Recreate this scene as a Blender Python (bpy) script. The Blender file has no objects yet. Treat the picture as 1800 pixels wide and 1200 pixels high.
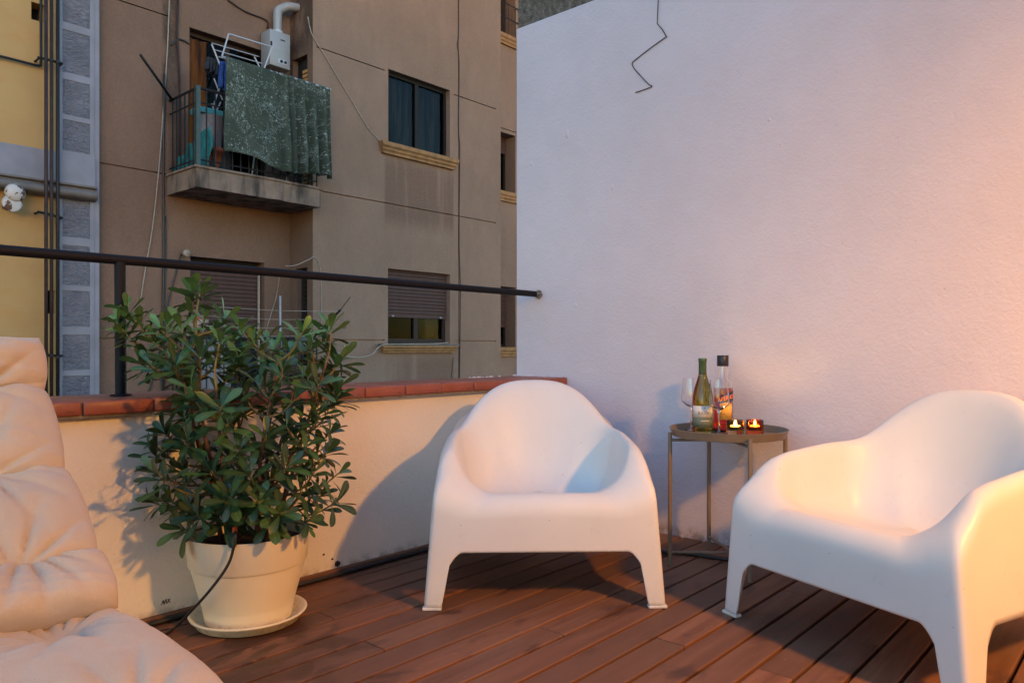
import bpy, bmesh, math, random
from mathutils import Vector, Matrix, noise as mnoise
R = math.radians
SC = bpy.context.scene
COL = SC.collection
random.seed(7)

# ------------------------------------------------------------------ camera
PHI = R(41.67)                       # view direction, measured from the parapet (X) axis
FPX, CAMZ, HOR = 1320.0, 0.86, 610.0  # focal length in photo pixels, eye height, horizon row
FW = Vector((math.cos(PHI), math.sin(PHI), 0)); RT = Vector((math.sin(PHI), -math.cos(PHI), 0))
cam = bpy.data.cameras.new('camera'); camo = bpy.data.objects.new('camera', cam); COL.objects.link(camo)
camo.location = (0, 0, CAMZ); camo.rotation_euler = (R(90), 0, PHI - R(90))
cam.sensor_width = 36; cam.lens = 36 * FPX / 1800; cam.shift_y = 10 / 1800
cam.clip_start = 0.02; cam.clip_end = 500
SC.camera = camo

# ------------------------------------------------------------------ dusk sky, faint sun glow, exposure
W = bpy.data.worlds.new('World'); SC.world = W; W.use_nodes = True
wn = W.node_tree; bg = wn.nodes['Background']
sky = wn.nodes.new('ShaderNodeTexSky'); sky.sky_type = 'NISHITA'; sky.sun_disc = False
sky.sun_elevation = R(3.2); sky.sun_rotation = R(208); sky.altitude = 50
sky.air_density = 1.0; sky.dust_density = 0.2; sky.ozone_density = 2.55
wn.links.new(sky.outputs['Color'], bg.inputs['Color']); bg.inputs['Strength'].default_value = 0.15
sl = bpy.data.lights.new('sun', 'SUN'); sl.energy = 0.01; sl.angle = R(12); sl.color = (1.0, 0.78, 0.72)
so = bpy.data.objects.new('sun', sl); COL.objects.link(so); so.rotation_euler = (R(86.8), 0, R(-28))
SC.view_settings.view_transform = 'Standard'; SC.view_settings.look = 'None'
SC.view_settings.exposure = 3.18; SC.view_settings.gamma = 1.0; SC.view_settings.use_curve_mapping = False
SC.cycles.use_denoising = True
SC.cycles.max_bounces = 10; SC.cycles.transmission_bounces = 10; SC.cycles.transparent_max_bounces = 12
SC.cycles.sample_clamp_indirect = 6
SC.cycles.caustics_refractive = False; SC.cycles.caustics_reflective = False

# ------------------------------------------------------------------ pixel to place helpers
def ray(sx, sy): return FW + RT * ((sx - 900) / FPX) + Vector((0, 0, (HOR - sy) / FPX))
def onY(sx, sy, Y):
    d = ray(sx, sy); return Vector((0, 0, CAMZ)) + d * (Y / d.y)
def onX(sx, sy, X):
    d = ray(sx, sy); return Vector((0, 0, CAMZ)) + d * (X / d.x)
def onZ(sx, sy, Z):
    d = ray(sx, sy); return Vector((0, 0, CAMZ)) + d * ((Z - CAMZ) / d.z)
def cw(x, d, z=0.0): return Vector((0, 0, z)) + FW * d + RT * x      # right / forward metres to place

# ------------------------------------------------------------------ object helpers
def thing(name, label, cat, loc=(0, 0, 0), rz=0, group=None):
    o = bpy.data.objects.new(name, None); COL.objects.link(o); o.empty_display_size = 0.1
    o.location = loc; o.rotation_euler = (0, 0, rz)
    o['label'] = label; o['category'] = cat
    if group: o['group'] = group
    return o
def tag(o, label, cat, group=None):
    o['label'] = label; o['category'] = cat
    if group: o['group'] = group
    return o
def put(o, parent):
    if parent is not None:
        o.parent = parent
        if parent.type == 'EMPTY' and not parent.get('local'):
            o.matrix_parent_inverse = Matrix.Translation(-Vector(parent.location))
def link(name, me, mat=None, parent=None):
    o = bpy.data.objects.new(name, me); COL.objects.link(o)
    if mat is not None and not me.materials:
        for m in (mat if isinstance(mat, (list, tuple)) else [mat]): me.materials.append(m)
    put(o, parent); return o
def obj(name, bm, mat, parent=None, smooth=False, angle=None):
    me = bpy.data.meshes.new(name); bmesh.ops.recalc_face_normals(bm, faces=bm.faces); bm.to_mesh(me); bm.free()
    if smooth:
        for p in me.polygons: p.use_smooth = True
        if angle is not None: me.set_sharp_from_angle(angle=R(angle))
    return link(name, me, mat, parent)
def NB(): return bmesh.new()
def box(bm, x0, x1, y0, y1, z0, z1, bev=0.0, mi=0):
    v = [bm.verts.new((x, y, z)) for z in (z0, z1) for y in (y0, y1) for x in (x0, x1)]
    fs = [bm.faces.new([v[i] for i in f]) for f in ((0, 2, 3, 1), (4, 5, 7, 6), (0, 1, 5, 4), (2, 6, 7, 3), (0, 4, 6, 2), (1, 3, 7, 5))]
    for f in fs: f.material_index = mi
    if bev:
        es = list({e for f in fs for e in f.edges})
        bmesh.ops.bevel(bm, geom=es, offset=bev, segments=2, affect='EDGES', profile=0.5)
    return bm
def quad(bm, a, b, c, d, mi=0):
    f = bm.faces.new([bm.verts.new(p) for p in (a, b, c, d)]); f.material_index = mi
def smooth_path(pts, n=6):
    pts = [Vector(p) for p in pts]
    if len(pts) < 3: return pts
    out = []
    P = [pts[0] * 2 - pts[1]] + pts + [pts[-1] * 2 - pts[-2]]
    for i in range(1, len(P) - 2):
        for k in range(n):
            t = k / n; a, b, c, d = P[i - 1], P[i], P[i + 1], P[i + 2]
            out.append(0.5 * ((2 * b) + (c - a) * t + (2 * a - 5 * b + 4 * c - d) * t * t + (3 * b - a - 3 * c + d) * t ** 3))
    out.append(pts[-1]); return out
def tube(bm, pts, r, n=8, cap=True, mi=0):
    pts = [Vector(p) for p in pts]; rings = []
    rr = r if isinstance(r, (list, tuple)) else [r] * len(pts)
    prev = None
    for i, p in enumerate(pts):
        t = (pts[min(i + 1, len(pts) - 1)] - pts[max(i - 1, 0)]).normalized()
        if prev is None:
            a = t.cross(Vector((0, 0, 1)))
            if a.length < 0.05: a = t.cross(Vector((1, 0, 0)))
            a.normalize()
        else:
            a = (prev - t * prev.dot(t)).normalized()
        prev = a; b = t.cross(a)
        rings.append([bm.verts.new(p + (a * math.cos(2 * math.pi * k / n) + b * math.sin(2 * math.pi * k / n)) * rr[i]) for k in range(n)])
    for i in range(len(rings) - 1):
        for k in range(n):
            f = bm.faces.new((rings[i][k], rings[i][(k + 1) % n], rings[i + 1][(k + 1) % n], rings[i + 1][k])); f.material_index = mi
    if cap:
        bm.faces.new(list(reversed(rings[0]))); bm.faces.new(rings[-1])
    return bm
def lathe(bm, prof, c=(0, 0, 0), n=32, mi=0, close=False):
    c = Vector(c); rings = []
    for r, z in prof:
        if r < 1e-6: rings.append([bm.verts.new(c + Vector((0, 0, z)))])
        else: rings.append([bm.verts.new(c + Vector((r * math.cos(2 * math.pi * k / n), r * math.sin(2 * math.pi * k / n), z))) for k in range(n)])
    seq = list(range(len(rings) - 1))
    prs = [(rings[i], rings[i + 1]) for i in seq]
    if close: prs.append((rings[-1], rings[0]))
    for A, B in prs:
        for k in range(n):
            k2 = (k + 1) % n
            if len(A) == 1 and len(B) == 1: continue
            if len(A) == 1: f = bm.faces.new((A[0], B[k], B[k2]))
            elif len(B) == 1: f = bm.faces.new((A[k], A[k2], B[0]))
            else: f = bm.faces.new((A[k], A[k2], B[k2], B[k]))
            f.material_index = mi
    return bm
def prism(bm, poly, axis0, axis1, ext, mi=0):
    """poly of (a,b) in the plane axis0/axis1, extruded by vector ext (all Vectors)."""
    lo = [bm.verts.new(axis0 * a + axis1 * b) for a, b in poly]; hi = [bm.verts.new(v.co + ext) for v in lo]
    n = len(poly)
    bm.faces.new(lo); bm.faces.new(list(reversed(hi)))
    for i in range(n): bm.faces.new((lo[i], hi[i], hi[(i + 1) % n], lo[(i + 1) % n]))
def smoothstep(a, b, x):
    t = max(0.0, min(1.0, (x - a) / (b - a))); return t * t * (3 - 2 * t)

def holes_wall(bm, P, u0, u1, v0, v1, holes, grooves=(), reveal=0.22, gdepth=0.03):
    """Front skin with openings; holes (u0,u1,v0,v1[,depth]); grooves the same, shallow and closed at the back."""
    us = sorted({u0, u1, *[h[0] for h in holes], *[h[1] for h in holes], *[g[0] for g in grooves], *[g[1] for g in grooves]})
    vs = sorted({v0, v1, *[h[2] for h in holes], *[h[3] for h in holes], *[g[2] for g in grooves], *[g[3] for g in grooves]})
    us = [u for u in us if u0 <= u <= u1]; vs = [v for v in vs if v0 <= v <= v1]
    def depth(i, j):
        if i < 0 or j < 0 or i >= len(us) - 1 or j >= len(vs) - 1: return None
        cu = (us[i] + us[i + 1]) / 2; cv = (vs[j] + vs[j + 1]) / 2
        for h in holes:
            if h[0] < cu < h[1] and h[2] < cv < h[3]: return h[4] if len(h) > 4 else reveal
        for g in grooves:
            if g[0] < cu < g[1] and g[2] < cv < g[3]: return gdepth
        return 0.0
    for i in range(len(us) - 1):
        for j in range(len(vs) - 1):
            d = depth(i, j); a, b, c, e = us[i], us[i + 1], vs[j], vs[j + 1]
            if d == 0.0: quad(bm, P(a, c, 0), P(b, c, 0), P(b, e, 0), P(a, e, 0))
            elif d == gdepth: quad(bm, P(a, c, d), P(b, c, d), P(b, e, d), P(a, e, d))
            for di, dj, p, q in ((-1, 0, (a, c), (a, e)), (1, 0, (b, c), (b, e)), (0, -1, (a, c), (b, c)), (0, 1, (a, e), (b, e))):
                d2 = depth(i + di, j + dj)
                if d2 is not None and d2 > d:
                    quad(bm, P(*p, d), P(*q, d), P(*q, d2), P(*p, d2))
    return bm

# ------------------------------------------------------------------ materials
def lin(h):
    h = h.lstrip('#'); c = [int(h[i:i + 2], 16) / 255 for i in (0, 2, 4)]
    return tuple((x / 12.92 if x <= 0.04045 else ((x + 0.055) / 1.055) ** 2.4) for x in c) + (1,)
def c4(c): return tuple(c) + (1,) if len(c) == 3 else c
class MT:
    def __init__(s, name, color=(0.5, 0.5, 0.5), rough=0.6, metal=0.0, spec=0.5, **kw):
        s.m = bpy.data.materials.new(name); s.m.use_nodes = True; s.t = s.m.node_tree
        s.b = s.t.nodes['Principled BSDF']; s.out = s.t.nodes['Material Output']
        s.set('Base Color', c4(color)); s.set('Roughness', rough); s.set('Metallic', metal); s.set('Specular IOR Level', spec)
        for k, v in kw.items(): s.set(k.replace('_', ' '), v)
        s.tc = None; s.bumpn = None
    def set(s, k, v): s.b.inputs[k].default_value = v
    def n(s, typ, **kw):
        nd = s.t.nodes.new('ShaderNode' + typ)
        for k, v in kw.items():
            if hasattr(nd, k): setattr(nd, k, v)
            else: nd.inputs[k].default_value = v
        return nd
    def L(s, a, b): s.t.links.new(a, b)
    def co(s, scale=(1, 1, 1), kind='Object'):
        if s.tc is None: s.tc = s.n('TexCoord')
        mp = s.n('Mapping'); mp.inputs['Scale'].default_value = scale; s.L(s.tc.outputs[kind], mp.inputs['Vector']); return mp.outputs['Vector']
    def noise(s, scale, detail=4, rough=0.55, dist=0.0, vs=(1, 1, 1), kind='Object'):
        nd = s.n('TexNoise'); nd.inputs['Scale'].default_value = scale; nd.inputs['Detail'].default_value = detail
        nd.inputs['Roughness'].default_value = rough; nd.inputs['Distortion'].default_value = dist
        s.L(s.co(vs, kind), nd.inputs['Vector']); return nd.outputs['Fac']
    def ramp(s, fac, stops):
        r = s.n('ValToRGB'); e = r.color_ramp.elements
        while len(e) < len(stops): e.new(0.5)
        for i, (p, c) in enumerate(stops):
            e[i].position = p; e[i].color = c4(c) if not isinstance(c, (int, float)) else (c, c, c, 1)
        s.L(fac, r.inputs['Fac']); return r.outputs['Color']
    def math(s, op, a, b=None, c=None):
        nd = s.n('Math', operation=op)
        for i, v in enumerate((a, b, c)):
            if v is None: continue
            if isinstance(v, (int, float)): nd.inputs[i].default_value = v
            else: s.L(v, nd.inputs[i])
        return nd.outputs[0]
    def mix(s, fac, a, b, mode='MIX'):
        nd = s.n('MixRGB', blend_type=mode)
        for i, v in zip(('Fac', 'Color1', 'Color2'), (fac, a, b)):
            if isinstance(v, (int, float)): nd.inputs[i].default_value = v
            elif isinstance(v, tuple): nd.inputs[i].default_value = c4(v)
            else: s.L(v, nd.inputs[i])
        return nd.outputs['Color']
    def color(s, sock): s.L(sock, s.b.inputs['Base Color']); s.last = sock
    def rough(s, sock): s.L(sock, s.b.inputs['Roughness'])
    def bump(s, h, strength=0.5, dist=0.01):
        nd = s.n('Bump'); nd.inputs['Strength'].default_value = strength; nd.inputs['Distance'].default_value = dist
        s.L(h, nd.inputs['Height'])
        if s.bumpn: s.L(s.bumpn, nd.inputs['Normal'])
        s.bumpn = nd.outputs['Normal']; s.L(s.bumpn, s.b.inputs['Normal'])
    def xyz(s):
        if s.tc is None: s.tc = s.n('TexCoord')
        sp = s.n('SeparateXYZ'); s.L(s.tc.outputs['Object'], sp.inputs[0]); return sp.outputs
    def band(s, v, a, b, soft):
        lo = s.n('MapRange', interpolation_type='SMOOTHSTEP'); lo.inputs[1].default_value = a - soft; lo.inputs[2].default_value = a + soft
        hi = s.n('MapRange', interpolation_type='SMOOTHSTEP'); hi.inputs[1].default_value = b - soft; hi.inputs[2].default_value = b + soft
        hi.inputs[3].default_value = 1; hi.inputs[4].default_value = 0
        s.L(v, lo.inputs[0]); s.L(v, hi.inputs[0]); return s.math('MULTIPLY', lo.outputs[0], hi.outputs[0])
    def emit(s, col, strength): s.set('Emission Color', c4(col)); s.set('Emission Strength', strength)

def simple(name, color, rough=0.6, metal=0.0, spec=0.5, var=0.12, nscale=30, bump=0.0):
    m = MT(name, color, rough, metal, spec)
    f = m.noise(nscale, 5)
    d = tuple(x * (1 - var) for x in color[:3]); l = tuple(min(1, x * (1 + var)) for x in color[:3])
    m.color(m.ramp(f, [(0.3, d), (0.7, l)]))
    if bump: m.bump(m.noise(nscale * 3, 3), bump, 0.004)
    return m.m

# white stucco (party wall and parapet)
def stucco(name, base, dirt=True):
    m = MT(name, base, 0.9, spec=0.25)
    f = m.noise(0.9, 5, 0.6); g = m.noise(6, 4, 0.6)
    c = m.ramp(f, [(0.3, tuple(x * 0.88 for x in base)), (0.7, tuple(min(1, x * 1.05) for x in base))])
    c = m.mix(m.ramp(g, [(0.35, 0.0), (0.75, 0.16)]), c, tuple(x * 0.82 for x in base))
    pit = m.n('TexVoronoi', feature='F1'); pit.inputs['Scale'].default_value = 9; pit.inputs['Randomness'].default_value = 1.0
    m.L(m.co(), pit.inputs['Vector'])
    spots = m.ramp(pit.outputs['Distance'], [(0.012, 1.0), (0.03, 0.0)])
    c = m.mix(m.math('MULTIPLY', spots, 0.55), c, (0.22, 0.19, 0.17))
    z = m.xyz()[2]
    low = m.math('MULTIPLY', m.band(z, -0.3, 0.035, 0.03), m.ramp(m.noise(22, 5), [(0.42, 0.0), (0.62, 0.75)]))
    c = m.mix(low, c, (0.25, 0.17, 0.11)); m.color(c)
    m.bump(m.noise(7, 4, 0.55, vs=(1, 1, 1.2)), 0.2, 0.02)
    m.bump(m.noise(75, 5, 0.62), 0.6, 0.0045)
    m.bump(m.noise(190, 3, 0.6), 0.45, 0.002)
    return m.m
M = {}
M['stucco'] = stucco('white_stucco', (0.69, 0.635, 0.70))
M['parapet'] = stucco('parapet_stucco', (0.83, 0.78, 0.71))
m = MT('rough_concrete', (0.2, 0.18, 0.15), 0.95, spec=0.2)
m.color(m.ramp(m.noise(28, 6, 0.7), [(0.3, (0.09, 0.08, 0.065)), (0.5, (0.20, 0.175, 0.145)), (0.72, (0.34, 0.30, 0.26))]))
m.bump(m.noise(40, 6, 0.7), 1.0, 0.03); M['concrete'] = m.m

def brown_plaster(name, base, stains=()):
    m = MT(name, base, 0.93, spec=0.2)
    f = m.noise(0.55, 6, 0.6); g = m.noise(3.2, 5, 0.65, vs=(1, 1, 0.35))
    c = m.ramp(f, [(0.3, tuple(x * 0.74 for x in base)), (0.7, tuple(x * 1.16 for x in base))])
    c = m.mix(m.ramp(g, [(0.42, 0.0), (0.75, 0.55)]), c, tuple(x * 0.62 for x in base))
    X = m.xyz()
    for (x0, x1, z0, z1, amt, col, sc) in stains:
        st = m.ramp(m.noise(sc, 3, 0.6, vs=(1, 1, 0.06)), [(0.34, 0.0), (0.52, 1.0)]) if sc > 0 else m.ramp(m.noise(-sc, 5, 0.65, vs=(1, 1, 0.4)), [(0.3, 0.0), (0.52, 1.0)])
        k = m.math('MULTIPLY', m.band(X[0], x0, x1, 0.03), m.band(X[2], z0, z1, 0.16))
        k = m.math('MULTIPLY', m.math('MULTIPLY', k, st), amt); c = m.mix(k, c, col)
    fine = m.noise(48, 5, 0.75); c = m.mix(0.34, c, m.ramp(fine, [(0.3, tuple(x * 0.6 for x in base)), (0.7, tuple(x * 1.35 for x in base))]))
    m.color(c); m.bump(m.noise(45, 5, 0.65), 0.6, 0.012); m.bump(m.noise(4, 3), 0.25, 0.02)
    return m.m
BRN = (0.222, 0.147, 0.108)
YR, YB, YL = 8.9, 9.47, 9.40        # facade planes: projecting block, set-back wall, yellow house
def fx(sx, Y): return onY(sx, 600, Y).x
ws0, ws1 = fx(676, YR), fx(797, YR)
M['brown'] = brown_plaster('brown_render', BRN, [
    (ws0, ws1, 2.75, 3.72, 0.72, (0.085, 0.045, 0.033), 4.6),
    (ws0, ws1, -0.6, 0.72, 0.75, (0.10, 0.055, 0.04), 3.2)])
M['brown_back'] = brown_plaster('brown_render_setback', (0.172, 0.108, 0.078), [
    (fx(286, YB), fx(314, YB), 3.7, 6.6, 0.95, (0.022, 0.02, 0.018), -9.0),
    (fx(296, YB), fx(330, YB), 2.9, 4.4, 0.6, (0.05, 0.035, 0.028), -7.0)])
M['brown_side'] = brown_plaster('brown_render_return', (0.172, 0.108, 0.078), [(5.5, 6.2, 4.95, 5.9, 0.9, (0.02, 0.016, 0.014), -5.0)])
m = MT('weathered_slab', (0.22, 0.16, 0.12), 0.95, spec=0.2)
c = m.ramp(m.noise(2.4, 5, 0.65), [(0.3, (0.13, 0.095, 0.075)), (0.7, (0.27, 0.19, 0.145))])
c = m.mix(m.ramp(m.noise(4.5, 4, 0.6, vs=(1, 1, 0.25)), [(0.47, 0.0), (0.62, 0.85)]), c, (0.035, 0.032, 0.028)); m.color(c)
m.bump(m.noise(12, 6, 0.7), 0.7, 0.03); M['slab'] = m.m
m = MT('yellow_render', (0.4, 0.28, 0.13), 0.92, spec=0.2)
c = m.ramp(m.noise(0.8, 5, 0.6), [(0.3, (0.31, 0.20, 0.085)), (0.7, (0.40, 0.265, 0.115))])
c = m.mix(m.ramp(m.noise(2.2, 5, 0.6, vs=(1, 1, 2.5)), [(0.5, 0.0), (0.8, 0.4)]), c, (0.37, 0.17, 0.05)); m.color(c)
m.bump(m.noise(30, 4), 0.3, 0.008); M['yellow'] = m.m
M['bluegrey'] = simple('blue_grey_paint', (0.195, 0.20, 0.24), 0.85, spec=0.25, var=0.14, nscale=3, bump=0.15)
m = MT('blue_grey_roughcast', (0.17, 0.18, 0.23), 0.9, spec=0.25)
m.color(m.ramp(m.noise(5, 5), [(0.3, (0.14, 0.145, 0.18)), (0.7, (0.20, 0.205, 0.245))])); m.bump(m.noise(16, 5, 0.6, dist=1.2, vs=(1, 1, 1.8)), 1.0, 0.06); M['roughcast'] = m.m
M['cornice'] = simple('dark_cornice', (0.10, 0.088, 0.082), 0.6, var=0.25, nscale=6)
M['sill'] = simple('ochre_stone_sill', (0.235, 0.125, 0.05), 0.85, var=0.25, nscale=9, bump=0.3)
M['sillcap'] = simple('slate_sill_cap', (0.085, 0.095, 0.10), 0.55, var=0.2, nscale=9)
M['frame'] = simple('dark_window_frame', (0.009, 0.008, 0.008), 0.6, spec=0.2, var=0.2)
M['frame_brown'] = simple('brown_window_frame', (0.028, 0.018, 0.014), 0.6, spec=0.2, var=0.2)
M['void'] = simple('dark_room', (0.012, 0.012, 0.014), 0.9, var=0.3, nscale=2)
m = MT('curtain_cloth', (0.2, 0.2, 0.24), 0.95, spec=0.1); m.set('Emission Strength', 0.0)
m.color(m.ramp(m.noise(7, 4, 0.6, vs=(2.5, 1, 0.12)), [(0.40, (0.012, 0.012, 0.014)), (0.5, (0.07, 0.07, 0.075)), (0.60, (0.34, 0.32, 0.33))])); M['curtain'] = m.m  # streaks put the light and shade of the folds into the colour
m = MT('lit_curtain_cloth', (0.45, 0.2, 0.05), 0.95, spec=0.1)
c = m.ramp(m.noise(6, 4, 0.6, vs=(2.2, 1, 0.15)), [(0.35, (0.035, 0.014, 0.006)), (0.65, (0.28, 0.105, 0.016))]); m.color(c)
m.L(c, m.b.inputs['Emission Color']); m.set('Emission Strength', 0.22); M['lit_curtain'] = m.m
m = MT('lit_window_glow', (0.8, 0.5, 0.15), 0.8); m.emit((1.0, 0.62, 0.20), 0.24); M['lit_pane'] = m.m
m = MT('window_glass', (0.8, 0.85, 0.9), 0.05)
tr = m.n('BsdfTransparent'); tr.inputs[0].default_value = (0.42, 0.42, 0.41, 1); gl = m.n('BsdfGlossy'); gl.inputs['Roughness'].default_value = 0.04
fr = m.n('Fresnel'); fr.inputs[0].default_value = 1.5; mx = m.n('MixShader')
m.L(m.math('MULTIPLY', fr.outputs[0], 0.10), mx.inputs[0]); m.L(tr.outputs[0], mx.inputs[1]); m.L(gl.outputs[0], mx.inputs[2]); m.L(mx.outputs[0], m.out.inputs['Surface']); M['pane'] = m.m
M['shutter'] = simple('brown_shutter_plastic', (0.068, 0.038, 0.033), 0.65, spec=0.2, var=0.12, nscale=8)
M['amber_glow'] = simple('painted_amber_glow', (0.42, 0.22, 0.07), 0.6, var=0.15, nscale=12)  # ochre colour stands in for lit slats and a window reflection
M['iron'] = simple('dark_painted_iron', (0.013, 0.013, 0.015), 0.55, 0.0, 0.25, var=0.3, nscale=40, bump=0.15)
m = MT('worn_black_railing_paint', (0.03, 0.03, 0.033), 0.6, 0.0, 0.2)
m.color(m.mix(m.ramp(m.noise(38, 5, 0.7), [(0.64, 0.0), (0.76, 0.7)]), (0.007, 0.007, 0.010), (0.07, 0.034, 0.018))); m.bump(m.noise(90, 4), 0.25, 0.003); M['rail'] = m.m
M['green_iron'] = simple('green_painted_iron', (0.018, 0.042, 0.040), 0.5, var=0.3, nscale=20)
M['brown_pipe'] = simple('brown_painted_pipe', (0.030, 0.018, 0.018), 0.6, spec=0.25, var=0.35, nscale=9)
M['black_cable'] = simple('black_cable_rubber', (0.016, 0.016, 0.018), 0.5, var=0.2)
M['white_cable'] = simple('pale_cable', (0.27, 0.225, 0.185), 0.6, var=0.2)
M['white_metal'] = simple('white_enamel', (0.235, 0.238, 0.25), 0.4, var=0.06, nscale=6)
M['airer'] = simple('white_airer_tube', (0.34, 0.35, 0.39), 0.35, var=0.1)
M['rust'] = simple('rusty_white_cap', (0.6, 0.55, 0.5), 0.7, var=0.1)
m = MT('chipped_white_enamel', (0.7, 0.68, 0.65), 0.6)
m.color(m.mix(m.ramp(m.noise(14, 5, 0.65), [(0.52, 0.0), (0.57, 1.0)]), (0.40, 0.385, 0.37), (0.06, 0.025, 0.015))); M['chipped'] = m.m
m = MT('teal_net', (0.02, 0.16, 0.17), 0.8, spec=0.2)
m.color(m.ramp(m.noise(9, 5, 0.6, vs=(2, 1, 0.5)), [(0.3, (0.012, 0.075, 0.085)), (0.7, (0.03, 0.21, 0.21))])); M['teal'] = m.m
M['turq'] = simple('turquoise_plastic', (0.06, 0.27, 0.30), 0.45, var=0.12)
M['pale_plastic'] = simple('pale_lilac_plastic', (0.17, 0.165, 0.19), 0.5, var=0.15)
M['terracotta'] = simple('terracotta', (0.30, 0.095, 0.06), 0.85, var=0.25, nscale=14)
M['blue_cloth'] = simple('blue_cloth', (0.01, 0.045, 0.20), 0.9, var=0.3)
M['dark_cloth'] = simple('dark_cloth', (0.015, 0.018, 0.026), 0.9, var=0.3)
m = MT('coping_tile', (0.30, 0.07, 0.035), 0.42, spec=0.5)
oi = m.n('ObjectInfo')
c = m.ramp(m.noise(9, 5, 0.6, vs=(1, 1, 1)), [(0.3, (0.25, 0.062, 0.033)), (0.7, (0.37, 0.11, 0.062))])
c = m.mix(m.math('MULTIPLY', oi.outputs['Random'], 0.4), c, (0.24, 0.085, 0.06))
c = m.mix(m.ramp(m.noise(14, 5, 0.7, vs=(1, 1, 2)), [(0.58, 0.0), (0.70, 0.6)]), c, (0.07, 0.03, 0.025)); m.color(c)
m.bump(m.noise(50, 4), 0.25, 0.004); M['tile'] = m.m
M['mortar'] = simple('mortar', (0.22, 0.19, 0.16), 0.95, var=0.3, nscale=40, bump=0.6)
# deck wood
m = MT('deck_wood', (0.14, 0.055, 0.03), 0.6, spec=0.35)
oi = m.n('ObjectInfo'); rnd = oi.outputs['Random']
geo = m.n('NewGeometry')
add = m.n('VectorMath', operation='ADD'); mul = m.n('VectorMath', operation='SCALE'); cmb = m.n('CombineXYZ')
m.L(rnd, cmb.inputs[0]); m.L(rnd, cmb.inputs[2]); m.L(cmb.outputs[0], mul.inputs[0]); mul.inputs['Scale'].default_value = 40
m.L(geo.outputs['Position'], add.inputs[0]); m.L(mul.outputs[0], add.inputs[1])
def wnoise(scale, vs, detail=5, rough=0.6, dist=0.0, src=None):
    mp = m.n('Mapping'); mp.inputs['Scale'].default_value = vs; m.L(src or add.outputs[0], mp.inputs[0])
    nd = m.n('TexNoise'); nd.inputs['Scale'].default_value = scale; nd.inputs['Detail'].default_value = detail
    nd.inputs['Roughness'].default_value = rough; nd.inputs['Distortion'].default_value = dist; m.L(mp.outputs[0], nd.inputs['Vector']); return nd.outputs['Fac']
grain = wnoise(26, (0.06, 1, 1), 6, 0.65, 0.6)
c = m.ramp(grain, [(0.28, (0.138, 0.056, 0.029)), (0.5, (0.215, 0.092, 0.049)), (0.72, (0.285, 0.132, 0.073))])
c = m.mix(m.ramp(rnd, [(0.0, 0.0), (1.0, 0.85)]), c, (0.125, 0.062, 0.039))
grey = m.ramp(wnoise(3.2, (0.4, 1, 1), 5, 0.6, 0.3, geo.outputs['Position']), [(0.48, 0.0), (0.72, 0.55)])
c = m.mix(grey, c, (0.235, 0.145, 0.10))
wet = m.ramp(wnoise(7, (0.45, 1, 1), 5, 0.65, 0.4, geo.outputs['Position']), [(0.56, 0.0), (0.66, 0.8)])
dist = m.n('VectorMath', operation='DISTANCE'); m.L(geo.outputs['Position'], dist.inputs[0]); dist.inputs[1].default_value = tuple(onZ(500, 1135, 0))
near = m.n('MapRange', interpolation_type='SMOOTHSTEP'); near.inputs[1].default_value = 0.42; near.inputs[2].default_value = 0.10; m.L(dist.outputs['Value'], near.inputs[0])
spill = m.ramp(m.math('ADD', wnoise(9, (0.5, 1, 1), 5, 0.65, 0.5, geo.outputs['Position']), m.math('MULTIPLY', near.outputs[0], 0.16)), [(0.60, 0.0), (0.66, 0.9)])
wet = m.math('MAXIMUM', wet, m.math('MULTIPLY', spill, near.outputs[0]))
c = m.mix(wet, c, (0.062, 0.028, 0.018))
vor = m.n('TexVoronoi'); vor.inputs['Scale'].default_value = 26; m.L(geo.outputs['Position'], vor.inputs['Vector'])
spk = m.math('MULTIPLY', m.ramp(vor.outputs['Distance'], [(0.03, 1.0), (0.06, 0.0)]), m.ramp(wnoise(4, (1, 1, 1), 3, 0.5, 0, geo.outputs['Position']), [(0.5, 0.0), (0.62, 1.0)]))
c = m.mix(m.math('MULTIPLY', spk, 0.5), c, (0.55, 0.42, 0.32)); m.color(c)
m.rough(m.ramp(wet, [(0.0, 0.62), (1.0, 0.40)])); m.bump(grain, 0.35, 0.003); m.bump(wnoise(120, (0.1, 1, 1), 4, 0.6), 0.25, 0.0015); M['deck'] = m.m
M['joist'] = simple('dark_joist', (0.03, 0.018, 0.012), 0.9)  # near-black brown for the deck base and the broken plaster
# white moulded plastic
m = MT('white_moulded_plastic', (0.80, 0.80, 0.80), 0.42, spec=0.45)
c = m.ramp(m.noise(5, 4), [(0.3, (0.675, 0.66, 0.635)), (0.7, (0.715, 0.70, 0.675))])
c = m.mix(m.ramp(m.noise(26, 6, 0.7, 0.5), [(0.60, 0.0), (0.74, 0.28)]), c, (0.50, 0.46, 0.42))
scr = m.n('TexVoronoi'); scr.inputs['Scale'].default_value = 11; m.L(m.co((1, 1, 1.6)), scr.inputs['Vector'])
c = m.mix(m.math('MULTIPLY', m.ramp(scr.outputs['Distance'], [(0.018, 1.0), (0.035, 0.0)]), 0.7), c, (0.22, 0.19, 0.16))
c = m.mix(m.math('MULTIPLY', m.band(m.xyz()[2], -0.1, 0.035, 0.03), m.ramp(m.noise(40, 5, 0.7), [(0.45, 0.0), (0.7, 0.35)])), c, (0.42, 0.35, 0.29)); m.color(c)
m.bump(m.noise(420, 2, 0.5), 0.10, 0.0008); m.rough(m.ramp(m.noise(9, 5), [(0.3, 0.38), (0.7, 0.50)])); M['chair'] = m.m
m = MT('cream_pot_plastic', (0.70, 0.64, 0.54), 0.45)
c = m.ramp(m.noise(6, 4), [(0.3, (0.76, 0.68, 0.50)), (0.7, (0.82, 0.74, 0.56))])
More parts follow.
